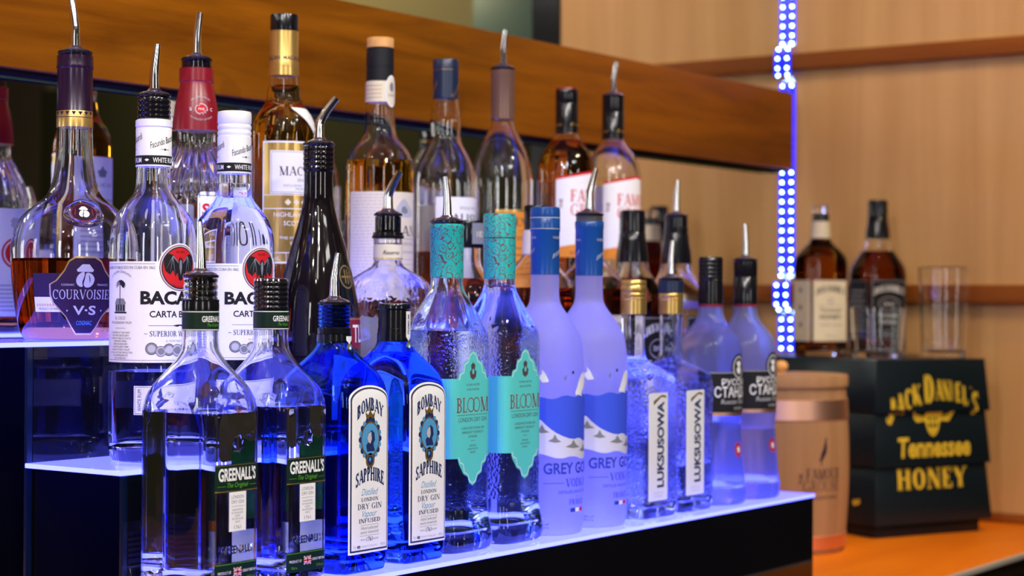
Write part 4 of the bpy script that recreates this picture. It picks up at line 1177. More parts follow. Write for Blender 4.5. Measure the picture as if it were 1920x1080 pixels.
# ---- black liqueur bottle
def liqueur():
    t = thing('liqueur_bottle', 'opaque black long-necked liqueur bottle with bent pour spout', 'bottle', (1.550, YMID, ZM), 0, MID)
    P = threads(0.300, 0.327, .0172, 5, .0006)
    prof = [(z, r) for z, r in reversed(P)] + chaikin([(0.299, .0160), (0.2831, .0159), (0.2655, .0168), (0.2421, .0222), (0.2187, .0293), (0.1953, .0357), (0.1719, .041), (0.1484, .0451), (0.125, .0468)], 2) + [(0.012, .0468), (0.004, .0455)]
    body, _ = bottle_body(t, Surf(prof), M['darkglass'], solid=True, k=72, step=0.006)
    pourer(t, 0.3275, 0.0178, 0.0130, 0.047, lean(0.019), 0.006, 1, 0.0041, 0.0060)
    f = Surf(prof).wrapper(0.15, 0.1)
    L = Label(f, 0)
    L.ell(-4, 184, 13, 13, 'gold', 0)
    L.ell(-4, 184, 11.3, 11.3, 'ink', 1); L.rect(-8, 177, -6, 192, 'gold', 2); L.rect(-3, 176, -1, 192, 'gold', 2); L.rect(2, 178, 4, 190, 'gold', 2); L.rect(-14, 183, 6, 185, 'gold', 3)
    L.rect(-30, 106, 64, 140, 'maroon', 0); L.rect(-30, 137.5, 64, 139, 'gold', 1); L.rect(-30, 98, 64, 106, 'green', 0); L.rect(-30, 30, 64, 98, 'lightgrey', 0)
    L.text('TLE', 12, 113, 19, 'white', 30, 1, 0, .01)
    L.poly([(-10, 70), (4, 88), (20, 80), (30, 60), (10, 48)], 'grey', 1)
    L.build('front_label', t)
liqueur()

# ---- wide-shouldered decanter-like bottle
P_DE = chaikin([(0.2035, .0164, .0164, 2), (0.1985, .0172, .0172, 2.1), (0.1925, .0240, .0240, 3), (0.183, .0362, .0362, 4.4), (0.1748, .0412, .0412, 5), (0.1605, .0425, .0425, 5.5)], 2) + [(0.014, .0425, .0425, 5.5), (0.004, .0415, .0415, 5)]
t = thing('whiskey_bottle', 'clear square-shouldered bottle with gold neck label and wide pour spout', 'bottle', (1.671, YMID, ZM), math.radians(-20), MID)
bottle_body(t, Surf([(0.2545, .0150, .0150, 2), (0.236, .0150, .0150, 2), (0.232, .0170, .0170, 2), (0.2240, .0170, .0170, 2), (0.2230, .0160, .0160, 2)] + P_DE), M['crackle'], M['cognac'], 0.052, 0.0032, 0.014, 80, 0.006)
lathe('neck_ring', [(0.2290, .0150), (0.2295, .0182), (0.2320, .0186), (0.2330, .0176), (0.2365, .0172), (0.2370, .0150)], M['black'], t, 48)
pourer(t, 0.2550, 0.0165, 0.0148, 0.045, lean(0.014), 0.018, 3, 0.0042, 0.0060)
nb = lathe('neck_label', [(0.2050, .0164), (0.2050, .0169), (0.2225, .0169), (0.2225, .0164)], M['lightgrey'], t, 48, bands=[(0.2075, M['cream']), (0.221, M['gold'])])
N = Label(Surf([(0.2, .0170), (0.23, .0170)]).wrapper(-.3, .21), 0.205)
N.text('Reserve', 0, 6, 4.5, 'ink', 20, 1, .4); N.rect(-40, 1, 40, 2, 'gold', 0)
N.build('neck_lettering', nb)
L = Label(Surf(P_DE).wrapper(0, .1), 0)
L.rect(-34, 40, 34, 112, 'white', 0); L.frame(-32, 42, 32, 110, .6, 'grey', 1); L.text('WHISKEY', 0, 90, 9, 'maroon', 50, 1); L.text('AGED IN OAK', 0, 78, 4, 'grey', 40, 1)
L.build('front_label', t)
L = Label(Surf(P_DE).wrapper(PI, .1), 0)
L.rect(-34, 50, 34, 140, 'white', 0); L.rect(-34, 120, 34, 140, 'maroon', 1)
L.build('back_label', t)

# ---- dark bottle with flat wide cap, half hidden behind the turquoise pair
t = thing('whisky_bottle', 'dark amber bottle with broad flat black and blue-grey cap between the turquoise-labelled pair', 'bottle', (1.828, YMID, ZM), 0, MID)
PB = chaikin([(0.2234, .0135), (0.2033, .0138), (0.1935, .0195), (0.1805, .0300), (0.161, .0372), (0.14, .0382)], 2) + [(0.012, .0382), (0.004, .037)]
bottle_body(t, Surf(PB), M['clear'], M['cognac'], 0.185, 0.003, 0.012, 56, 0.008)
c = lathe('stopper_cap', [(0.2225, .0140), (0.2228, .0182), (0.2250, .0186), (0.2535, .0186), (0.2560, .0178), (0.2562, .0150)], M['black'], t, 48)
N = Label(Surf([(0.2, .0187), (0.26, .0187)]).wrapper(0, .24), 0.2228)
N.rect(-14, 4.5, 30, 30, 'grey', 0); N.text('1826', 0, 13, 7, 'cream', 16, 1)
N.build('cap_label', c)

# ---- pair of honey whiskey bottles
P_JH = chaikin([(0.2290, .0150, .0150, 2), (0.2195, .0160, .0160, 2), (0.2093, .0205, .0205, 2.6), (0.1956, .0308, .0308, 4), (0.182, .0390, .0390, 5.5), (0.165, .0400, .0400, 6)], 2) + [(0.012, .040, .040, 6), (0.004, .039, .039, 6)]
def honey_front(L, h0=28, h1=140):
    L.rect(-35, h0, 35, h1, 'cream', 0, 3); L.frame(-33, h0 + 2, 33, h1 - 2, .5, 'grey', 1)
    L.serif("JACK DANIEL'S", 0, h1 - 28, 12, 'ink', 60, 1, 7, .3, .1); L.ell(0, h1 - 38, 6, 5, 'grey', 1); L.ell(0, h1 - 38, 4.6, 3.8, 'cream', 2)
    L.rect(-26, h1 - 46, 26, h1 - 45.4, 'grey', 1); L.text('Tennessee', 0, h1 - 58, 8, 'ink', 44, 1, .3); L.text('HONEY', 0, h1 - 71, 8, 'ink', 44, 1, 0, .02)
    L.text('WHISKEY LIQUEUR', 0, h1 - 84, 4, 'grey', 46, 1); L.text('35% vol', 0, h0 + 8, 4, 'grey', 20, 1)
def honey_side(L, h0=28, h1=140):
    L.rect(-35, h0, 33, h1, 'cream', 0, 3); L.frame(-20, h0 + 8, 18, h1 - 8, .7, 'tan', 1)
    for i in range(3):
        b = h0 + 26 + i * 32; L.ell(-1, b + 4, 4, 5, 'ink', 1, 12); L.rect(-6, b + 2, 4, b + 3.4, 'ink', 2)
def honey(label, x, spouted, y=YMID, z=ZM, rz=0, group=MID, k=1.0, level=0.175):
    t = thing('whiskey_bottle', label, 'bottle', (x, y, z), rz, group)
    t.scale = (k, k, k)
    P = [(0.262, .0138, .0138, 2), (0.2300, .0142, .0142, 2)] + P_JH
    bottle_body(t, Surf(P), M['clear'], M['brown'], level, 0.0032, 0.012, 72, 0.008)
    lathe('neck_label', [(0.2180, .0150), (0.2180, .0174), (0.2260, .0178), (0.2490, .0160), (0.2490, .0142)], M['cream'], t, 48)
    if spouted is None:
        lathe('neck_ring', [(0.2495, .0140), (0.2495, .0152), (0.2630, .0152), (0.2635, .0138)], M['black'], t, 40)
        lathe('clear_stopper', [(0.2636, .0120), (0.2640, .0145), (0.2760, .0145), (0.2785, .0120), (0.2790, .006)], M['clear'], t, 40)
    elif spouted:
        lathe('neck_ring', [(0.2495, .0140), (0.2495, .0152), (0.2630, .0152), (0.2635, .0138)], M['black'], t, 40)
        pourer(t, 0.2635, 0.0150, 0.0110, 0.045, lean(0.001), 0.006, 1, 0.0030)
    else:
        lathe('screw_cap', [(0.2495, .0140), (0.2495, .0150), (0.2790, .0150), (0.2810, .0140)], M['black'], t, 40)
    L = Label(Surf(P_JH).wrapper(0, .1), 0); honey_front(L); L.build('front_label', t)
    L = Label(Surf(P_JH).wrapper(-PI / 2, .1), 0); honey_side(L); L.build('side_label', t)
    return t
honey('amber bottle with black cap and cream neck label, behind the blue-capped frosted bottle', 1.971, False)
honey('amber bottle with cream neck label and pour spout, behind the frosted bottle with a spout', 2.100, True)

# ---- pair of black-sleeved whiskey bottles
P_JB = chaikin([(0.2124, .0222, .0222, 2), (0.1994, .0232, .0232, 2.2), (0.1806, .0325, .0325, 3.2), (0.1622, .0404, .0404, 5), (0.1474, .0418, .0418, 6)], 2) + [(0.012, .0418, .0418, 6), (0.004, .041, .041, 6)]
def black_front(L, h0=30, h1=138):
    L.rect(-36, h0, 36, h1, 'ink', 0, 3); L.frame(-34, h0 + 2, 34, h1 - 2, .6, 'lightgrey', 1)
    L.serif("JACK DANIEL'S", 0, h1 - 28, 12, 'white', 62, 1, 7, .28, .1); L.ell(0, h1 - 44, 22, 13, 'lightgrey', 1); L.ell(0, h1 - 44, 21, 12, 'ink', 2)
    L.text('Old No.7', 0, h1 - 47, 7, 'white', 24, 3); L.text('Tennessee', 0, h1 - 68, 8, 'white', 46, 1, .3); L.text('WHISKEY', 0, h1 - 80, 6.5, 'white', 42, 1)
    L.rect(-30, h0 + 15, 30, h0 + 15.6, 'lightgrey', 1); L.text('40% vol', 0, h0 + 7, 4, 'white', 20, 1)
def tennessee(label, x, spouted, y=YMID, z=ZM, rz=0, group=MID, level=0.19):
    t = thing('whiskey_bottle', label, 'bottle', (x, y, z), rz, group)
    P = [(0.262, .0155, .0155, 2), (0.2567, .0160, .0160, 2), (0.236, .0185, .0185, 2)] + P_JB
    bottle_body(t, Surf(P), M['clear'], M['whiskey'], level, 0.0032, 0.012, 72, 0.008)
    sl = [(0.2128, .0218), (0.2128, .0228), (0.2280, .0216), (0.2420, .0190), (0.2535, .0180)]
    if spouted:
        lathe('neck_sleeve', sl + [(0.2560, .0172), (0.2575, .0172), (0.2580, .0150)], M['black'], t, 48)
        lathe('neck_ring', [(0.2580, .0150), (0.2585, .0172), (0.2640, .0174), (0.2650, .0165), (0.2790, .0165), (0.2795, .0140)], M['black'], t, 48)
        pourer(t, 0.2795, 0.0170, 0.0120, 0.047, lean(0.0015), 0.006, 1, 0.0034)
    else:
        lathe('neck_sleeve', sl + [(0.2545, .0172)], M['black'], t, 48)
        lathe('screw_cap', [(0.2548, .0160), (0.2550, .0180), (0.2800, .0178), (0.2835, .0172), (0.2845, .0150)], M['black'], t, 48)
    L = Label(Surf(P_JB).wrapper(0, .1), 0); black_front(L); L.build('front_label', t)
    L = Label(Surf(P_JB).wrapper(-PI / 2, .1), 0)
    L.rect(-34, 30, 34, 138, 'ink', 0, 3); L.frame(-32, 32, 32, 136, .6, 'lightgrey', 1)
    for i in range(9): L.rect(-26 + (i % 3) * 3, 44 + i * 9, 26 - (i % 2) * 4, 47 + i * 9, 'lightgrey', 1)
    L.build('side_label', t)
    return t
tennessee('amber bottle with tall black cap and sleeve, behind the gold-capped square bottle', 2.207, False)
tennessee('near-empty bottle with black neck sleeve and pour spout, last on the middle shelf', 2.327, True, level=0.03)

# ---------------------------------------------------------------- top shelf
TOP = 'top-shelf bottles'
# ---- cognac bottle
def cognac():
    t = thing('cognac_bottle', 'bell-shaped cognac bottle with purple neck foil and pour spout', 'bottle', (1.318, YU, ZU), math.radians(-31), TOP)
    P = chaikin([(0.2359, .0170), (0.2221, .0180), (0.1916, .0187), (0.1695, .021), (0.1529, .0250), (0.1446, .0320), (0.1352, .0454), (0.1225, .057), (0.1059, .0625), (0.0893, .0642), (0.0534, .0619), (0.0202, .057), (0.0085, .0535), (0.004, .0515)], 2)
    Pf = [(0.297, .0160), (0.2362, .0164)] + P
    bottle_body(t, Surf(Pf), M['clear'], M['cognac'], 0.083, 0.0036, 0.014, 96, 0.005)
    sl = lathe('neck_foil', [(0.2195, .0172), (0.2195, .0186), (0.2360, .0186), (0.2365, .0184), (0.2800, .0181), (0.2808, .0188), (0.2825, .0190), (0.2840, .0186), (0.2935, .0184), (0.2950, .0160)], M['purple'], t, 64, bands=[(0.2, M['gold']), (0.2355, M['purple'])])
    N = Label(Surf([(0.2, .0187), (0.3, .0187)]).wrapper(0, .23), 0.2195)
    for i in range(18):
        a = -58 + i * 6.7; N.poly([(a - 2.4, 15.6), (a + 2.4, 15.6), (a, 11.6)], 'plum', 0)
    N.rect(-59, 9.6, 59, 10.2, 'plum', 0)
    N.build('foil_pattern', sl)
    pourer(t, 0.2952, 0.0178, 0.0130, 0.052, lean(-0.006), 0.010, 2, 0.0036)
    f = Surf(P).wrapper(0, 0.06)
    L = Label(f, 0, maxe=3)
    L.rect(-54, 29, 54, 68, 'plum', 0); L.rect(-54, 29, 54, 44, 'cream', 1)
    for i in range(12): L.poly([(-52 + i * 3, 36), (-50.5 + i * 3, 38), (-49 + i * 3, 36), (-50.5 + i * 3, 34)], 'tan', 2)
    L.text('PRODUCT OF FRANCE', -36, 31, 2.2, 'brownink', 26, 2)
    D = [(0, 6), (9, 6), (14, 13), (20, 24), (33, 38), (36, 46), (36, 57), (29, 61), (21, 71), (16, 81), (10, 85), (0, 85)]
    def dia(s, q):
        pts = [(a * s, 46 + (b - 46) * s) for a, b in D]; pts += [(-a, b) for a, b in reversed(pts[1:-1])]
        L.poly(pts, q, 0)
    o = L.layer
    pts = lambda s: [(a * s, 46 + (b - 46) * s) for a, b in D] + [(-a * s, 46 + (b - 46) * s) for a, b in reversed(D[1:-1])]
    L.poly(pts(1.0), 'gold', 3); L.poly(pts(.955), 'plum', 4)
    figs = [[(-7.5, 69.5), (-8.5, 71.5), (-3.5, 72.5), (-3, 77), (3.8, 77), (4.4, 72.5), (8.4, 71), (7, 69.3)],
            smooth2d([(-3, 69.5), (-7.5, 66), (-9.5, 60), (-7, 55), (-2, 54), (-3.4, 59), (-1.2, 64), (-.4, 69)]), smooth2d([(.4, 69), (-.4, 62), (-2, 57), (0, 53.5), (5, 54), (8.5, 58), (9.5, 63), (6, 68)])]
    for q in figs: L.poly(q, 'lightgrey', 5)
    L.poly(smooth2d([(3, 67.5), (5.2, 63), (4.6, 57), (3.9, 63)]), 'plum', 6)
    L.text('COGNAC', -17, 55.5, 2.0, 'lightgrey', 13, 5); L.text('FRANCE', 18, 55.5, 2.0, 'lightgrey', 11, 5)
    L.serif('COURVOISIER', 0, 42, 9.5, 'lightgrey', 65, 5, 0, .14, .06)
    L.text('V·S', 0, 26.5, 9, 'lightgrey', 24, 5, 0, .02); L.ell(-18, 30.5, .8, .9, 'lightgrey', 5, 8); L.ell(18, 30.5, .8, .9, 'lightgrey', 5, 8)
    L.text('COGNAC', 0, 16, 4.2, 'skyblue', 17, 5)
    L.build('front_label', t)
    # raised glass seal on the shoulder
    S2 = Surf(P)
    g = S2.wrapper(0, 0.128)
    rings = []
    kk = 48
    for (rr, h) in ((17.5, -0.0020), (17.3, 0.0012), (15.5, 0.0030), (13.2, 0.0034), (11.6, 0.0020), (11.0, 0.0016)):
        a = np.arange(kk) * 2 * PI / kk
        rings.append(g(rr * 1.16 * np.cos(a) * .001, 0.1285 + rr * .80 * np.sin(a) * .001, h))
    V, F = rings_mesh(rings, True, True)
    sg = link('glass_seal', mesh_from(V, F), [M['clear']], t)
    Q = Label(g, 0, base=0.0022, maxe=3)
    Q.ell(0, 128.5, 12.6, 8.7, 'maroon', 0); Q.ell(0, 128.5, 11.6, 8.0, 'plum', 1)
    for q in figs: Q.poly([(a * .55, 128.5 + (b - 65) * .46) for a, b in q], 'white', 2)
    Q.build('seal_disc', sg, 'purple oval disc with white hatted figure')
cognac()

# ---- fluted liqueur bottle with red foil
def southern():
    t = thing('liqueur_bottle', 'fluted clear liqueur bottle with red neck foil and pour spout', 'bottle', (1.494, YU, ZU), 0, TOP)
    P = chaikin([(0.2360, .0240), (0.2199, .0222), (0.2122, .0225), (0.2003, .0290), (0.186, .0365), (0.170, .0425), (0.150, .0445)], 2) + [(0.012, .0445), (0.004, .0435)]
    def fl(th, z, r):
        wz = np.clip((0.2130 - z) / 0.006, 0, 1) * np.clip((z - 0.152) / 0.012, 0, 1)
        return 0.0011 * wz * np.cos(th * 26)
    bottle_body(t, Surf([(0.297, .0150), (0.26, .0165), (0.2365, .0236)] + P, fl), M['clear'], M['cognac'], 0.06, 0.003, 0.012, 156, 0.005)
    c = lathe('neck_foil', [(0.2290, .0238), (0.2292, .0258), (0.2420, .0252), (0.2560, .0236), (0.2680, .0212), (0.2790, .0186), (0.2830, .0182), (0.2840, .0192), (0.2985, .0190), (0.2992, .0160)], M['crimson'], t, 64, bands=[(0.2, M['gold']), (0.2312, M['crimson'])])
    lathe('neck_ring', [(0.2992, .0140), (0.2995, .0164), (0.3065, .0164), (0.3070, .0140)], M['clear'], t, 40)
    pourer(t, 0.3072, 0.0172, 0.0130, 0.048, lean(0.003), 0.014, 2, 0.0036)
    f = Surf([(0.2292, .0258), (0.2420, .0252), (0.2560, .0236), (0.2680, .0212), (0.2790, .0186)]).wrapper(-0.55, .25)
    L = Label(f, 0)
    st = []
    for i in range(24):
        a = 2 * PI * i / 24; rr = 6.6 if i % 2 else 4.2; st.append((rr * 1.15 * math.sin(a), 252 + rr * math.cos(a)))
    L.poly(st, 'lightgrey', 0); st2 = [(a * .82, 252 + (b - 252) * .8) for a, b in st]; L.poly(st2, 'red', 1)
    L.text('FINE', 0, 250.6, 2.6, 'white', 7, 2); L.text('S', -12, 250, 3.6, 'white', 2.6, 1); L.text('C', 12, 250, 3.6, 'white', 3, 1)
    L.text('SOUTHERN COMFORT', 0, 260.5, 2.2, 'lightgrey', 24, 1, 0, 0, 4); L.text('CATEGORY OF ONE', 0, 243, 2.2, 'lightgrey', 24, 1, 0, 0, -4)
    L.build('foil_print', c)
    L = Label(Surf(P).wrapper(0, .1), 0)
    L.rect(-33, 20, 33, 160, 'white', 0, 6); L.frame(-31, 24, 31, 156, .6, 'ink', 1)
    L.text('S.C.', -13, 134, 13, 'red', 30, 1, 0, .03); L.text('SOUTHERN', 0, 112, 8, 'ink', 52, 1); L.text('COMFORT', 0, 98, 8, 'ink', 52, 1)
    L.build('front_label', t)
    B = Label(Surf(P).wrapper(PI, .1), 0)
    B.rect(-33, 20, 33, 150, 'white', 0, 3); B.ell(0, 96, 19, 19, 'red', 1); B.ell(0, 96, 16.5, 16.5, 'white', 2); B.ell(0, 96, 14.5, 14.5, 'red', 3); B.text('U', 0, 89, 13, 'white', 10, 4)
    for i in range(7): B.rect(-24, 26 + i * 5, 24, 28.4 + i * 5, 'lightgrey', 1)
    st = [(6 * (1 + .4 * (i % 2)) * math.sin(2 * PI * i / 16), 132 + 6 * (1 + .4 * (i % 2)) * math.cos(2 * PI * i / 16)) for i in range(16)]
    B.poly(st, 'lightgrey', 1)
    B.build('back_label', t)
southern()

# ---- tall whisky bottles
def macallan():
    t = thing('whisky_bottle', 'full amber whisky bottle with black and gold neck and gold-bordered white label', 'bottle', (1.638, YU, ZU), 0, TOP)
    P = chaikin([(0.3160, .0168), (0.3051, .0170), (0.2913, .0188), (0.2756, .0207), (0.2674, .0251), (0.2599, .0314), (0.2505, .0358), (0.2379, .0377)], 2) + [(0.012, .0377), (0.004, .0365)]
    bottle_body(t, Surf([(0.358, .0158), (0.3165, .0163)] + P), M['clear'], M['honey'], 0.293, 0.003, 0.012, 72, 0.006)
    c = lathe('neck_foil', [(0.3050, .0166), (0.3050, .0176), (0.3150, .0176), (0.3155, .0172), (0.3210, .0172), (0.3225, .0169), (0.3570, .0169), (0.3580, .0160)], M['gold'], t, 48)
    N = Label(Surf([(0.3, .0172), (0.36, .0170)]).wrapper(0, .33), 0.305)
    for a in (-34, 0, 34): N.text('MACALLAN', a, 18, 4.6, 'brownink', 30, 1, 0, .015)
    N.build('foil_lettering', c)
    lathe('cap', [(0.3590, .0150), (0.3592, .0166), (0.3750, .0166), (0.3770, .0160), (0.3772, .014)], M['black'], t, 48)
    lathe('cap_gap', [(0.3578, .0150), (0.3580, .0160), (0.3590, .0160), (0.3592, .0150)], M['clear'], t, 40)
    f = Surf(P).wrapper(0, 0.15)
    L = Label(f, 0)
    L.rect(-57, 84, 57, 226, 'gold', 0); L.frame(-57, 84, 57, 226, 2, 'white', 1); L.rect(-47, 165, 47, 215, 'white', 1); L.rect(-45.5, 166.5, 45.5, 213.5, 'grey', 2); L.rect(-45, 167, 45, 213, 'white', 3)
    L.serif('MACALLAN', 0, 186, 10.5, 'brownink', 72, 4); L.text('The', 0, 202, 5, 'tan', 12, 4, .3); L.text('SINGLE MALT', 0, 179, 3.6, 'grey', 30, 4)
    L.text('EXCLUSIVELY SHERRY OAK CASKS', 0, 173, 2.6, 'grey', 62, 4); L.text('FROM JEREZ SPAIN', 0, 169.3, 2.4, 'grey', 34, 4)
    L.rect(-57, 163, 57, 164, 'white', 2); L.rect(-57, 147, 57, 148, 'white', 2); L.rect(-57, 96, 57, 97, 'white', 2)
    L.text('HIGHLAND SINGLE MALT', 0, 138, 5.2, 'white', 84, 2); L.text('SCOTCH WHISKY', 0, 128, 5.2, 'white', 62, 2)
    L.text('THE MACALLAN DISTILLERS', 0, 112, 3.2, 'white', 72, 2); L.text('EASTER ELCHIES', 0, 106, 3.2, 'white', 46, 2); L.text('700 mL', -44, 88, 4, 'white', 18, 2)
    L.rect(-28, 84, -27.4, 96, 'white', 2)
    for i in range(6): L.poly([(-30 + i * 10, 155), (-26 + i * 10, 159), (-22 + i * 10, 155), (-26 + i * 10, 151)], 'cream', 2)
    L.build('front_label', t)
    g = Surf(P).wrapper(-0.1, 0.24)
    Q = Label(g, 0)
    Q.poly([(-16, 266), (28, 266), (29, 247), (21, 234), (18, 236), (2, 252)], 'white', 1); 
    Q.build('shoulder_label', t)
    B = Label(Surf(P).wrapper(PI, .15), 0)
    B.rect(-38, 84, 38, 222, 'white', 0); B.poly([(-5, 196), (-8, 204), (-3, 206), (0, 211), (3, 206), (8, 204), (5, 196)], 'grey', 1)
    B.text('MACALLAN', 0, 184, 5, 'grey', 44, 1)
    for i in range(12): B.rect(-28, 100 + i * 6, 28, 102.5 + i * 6, 'lightgrey', 1)
    B.build('back_label', t)
macallan()

def oban():
    t = thing('whisky_bottle', 'whisky bottle with pale wooden stopper, black foil and cream parchment labels', 'bottle', (1.816, YU, ZU), 0, TOP)
    P = chaikin([(0.2895, .0178), (0.2581, .0194), (0.246, .0221), (0.2346, .0321), (0.2246, .0395), (0.2112, .0428)], 2) + [(0.012, .0428), (0.004, .0415)]
    bottle_body(t, Surf([(0.355, .0155), (0.2900, .0172)] + P), M['clear'], M['honey'], 0.216, 0.003, 0.012, 72, 0.007)
    lathe('neck_foil', [(0.3160, .0160), (0.3160, .0172), (0.3340, .0170), (0.3345, .0175), (0.3570, .0171), (0.3578, .0150)], M['ink'], t, 48)
    lathe('wooden_stopper', [(0.3582, .0150), (0.3582, .0170), (0.3690, .0171), (0.3705, .0164), (0.3707, .012)], M['cork'], t, 48)
    nb = lathe('neck_label', [(0.2895, .0174), (0.2895, .0183), (0.3150, .0180), (0.3158, .0168)], M['cream'], t, 48)
    N = Label(Surf([(0.27, .0188), (0.33, .0182)]).wrapper(0, .3), 0)
    N.ell(0, 303, 10, 20, 'white', 1); N.ell(0, 303, 8.6, 18, 'cream', 2); N.ell(0, 308, 3.6, 6, 'grey', 3); N.text('OBAN', 0, 296, 4, 'grey', 12, 3)
    for i in range(4): N.rect(-48, 294 + i * 5, -14, 295 + i * 5, 'tan', 1)
    N.build('oval_seal', nb)
    f = Surf(P).wrapper(0.0, 0.12)
    L = Label(f, 0)
    L.rect(-80, 42, 60, 176, 'cream', 0)
    random.seed(3)
    for i in range(30):
        u = -77
        while u < -28:
            wv = random.uniform(2, 7); L.rect(u, 172 - i * 4.1, min(u + wv, -26), 173.0 - i * 4.1, 'lightgrey', 1); u += wv + random.uniform(.8, 2)
    L.serif('OBAN', -7, 122, 12.5, 'ink', 58, 1, 0, .16); L.poly(smooth2d([(-20, 146), (-14, 160), (-4, 170), (6, 160), (16, 150), (10, 144)]), 'lightgrey', 1); L.poly(smooth2d([(-10, 150), (-6, 160), (2, 156), (4, 149)]), 'grey', 2)
    L.rect(-36, 118, 22, 118.6, 'grey', 1); L.text('WEST HIGHLAND MALT', -7, 110, 4, 'grey', 50, 1); L.text('SINGLE MALT SCOTCH WHISKY', -7, 100, 3.4, 'grey', 54, 1)
    for i in range(7): L.rect(-14, 92 - i * 6, 60, 93 - i * 6, 'lightgrey', 1)
    L.build('front_label', t)
    B = Label(Surf(P).wrapper(PI, .12), 0); B.rect(-30, 42, 30, 150, 'cream', 0)
    for i in range(14): B.rect(-24, 52 + i * 6, 24, 54 + i * 6, 'lightgrey', 1)
    B.build('back_label', t)
oban()

def talisker():
    t = thing('whisky_bottle', 'bulge-necked clear whisky bottle with navy cap and foil', 'bottle', (1.952, YU, ZU), 0, TOP)
    P = chaikin([(0.3072, .0170), (0.2967, .0182), (0.2791, .021), (0.2651, .0203), (0.2532, .0196), (0.2406, .0259), (0.2266, .0337), (0.2125, .0393), (0.1985, .0407)], 2) + [(0.012, .0407), (0.004, .0395)]
    bottle_body(t, Surf([(0.342, .0150), (0.3078, .0160)] + P), M['clear'], M['amber'], 0.105, 0.0032, 0.012, 72, 0.006)
    lathe('neck_foil', [(0.3060, .0160), (0.3062, .0168), (0.3435, .0168), (0.3440, .0155)], M['navy'], t, 48)
    N = Label(Surf([(0.3, .0168), (0.35, .0168)]).wrapper(0.2, .33), 0)
    N.text('Talisker', 0, 317, 5, 'gold', 26, 1, .4, 0, 0, 1.0); N.text('Talisker', -36, 317, 5, 'gold', 26, 1, .4, 0, 0, 1.0)
    N.build('foil_lettering', t)
    lathe('cap', [(0.3442, .0150), (0.3444, .0170), (0.3560, .0170), (0.3578, .0164), (0.3580, .0145)], M['navy'], t, 48)
    lathe('cap_gap', [(0.3436, .0150), (0.3438, .0164), (0.3444, .0164), (0.3446, .0150)], M['gold'], t, 40)
    L = Label(Surf(P).wrapper(0, 0.12), 0)
    L.rect(-50, 62, 50, 176, 'white', 0); L.serif('TALISKER', 0, 142, 12, 'ink', 78, 1, 0, .2); L.text('SINGLE MALT', 0, 160, 4, 'grey', 36, 1, .2)
    L.rect(-44, 136, 44, 136.6, 'grey', 1); L.text('ISLE OF SKYE', 0, 126, 5, 'grey', 50, 1); L.rect(-50, 62, 50, 118, 'lightgrey', 1)
    L.build('front_label', t)
    B = Label(Surf(P).wrapper(PI, .12), 0); B.rect(-30, 62, 30, 168, 'white', 0)
    for i in range(14): B.rect(-24, 72 + i * 6, 24, 74 + i * 6, 'lightgrey', 1)
    B.build('back_label', t)
talisker()

def glen():
    t = thing('whisky_bottle', 'bell-shouldered clear whisky bottle with brown-tinted neck foil, orange label and pour spout', 'bottle', (2.081, YU, ZU), 0, TOP)
    P = chaikin([(0.2896, .0161), (0.2787, .0172), (0.264, .0249), (0.2458, .0336), (0.2275, .0395), (0.2092, .0424)], 2) + [(0.012, .0424), (0.004, .041)]
    bottle_body(t, Surf([(0.356, .0150), (0.29, .0154)] + P), M['clear'], M['honey'], 0.05, 0.003, 0.012, 72, 0.007)
    lathe('neck_foil', [(0.2900, .0157), (0.2900, .0164), (0.3540, .0163), (0.3548, .0166), (0.3570, .0166), (0.3576, .0154)], principled('brown_tinted_foil', (0.20, 0.10, 0.07), 0.25, 0.2), t, 48, bands=[(0.310, M['tan']), (0.3115, principled('brown_foil', (0.19, 0.10, 0.075), 0.25, 0.2)), (0.318, M['tan']), (0.319, bpy.data.materials['brown_foil'])])
    pourer(t, 0.3578, 0.0168, 0.0125, 0.049, lean(0.0035), 0.008, 1, 0.0034)
    L = Label(Surf(P).wrapper(0, 0.12), 0)
    L.rect(-49, 30, 49, 165, 'orange', 0); L.rect(-49, 162, 49, 165, 'gold', 1); L.serif('GLEN', -22, 143, 11, 'brownink', 38, 1, 0, .22); L.serif('MORAY', 23, 143, 11, 'brownink', 42, 1, 0, .22)
    L.rect(-44, 136, 44, 137, 'gold', 1); L.text('SPEYSIDE SINGLE MALT', 0, 124, 5, 'brownink', 70, 1)
    for i in range(5): L.rect(-40, 112 - i * 9, 40, 113.4 - i * 9, 'brownink', 1)
    L.build('front_label', t)
glen()

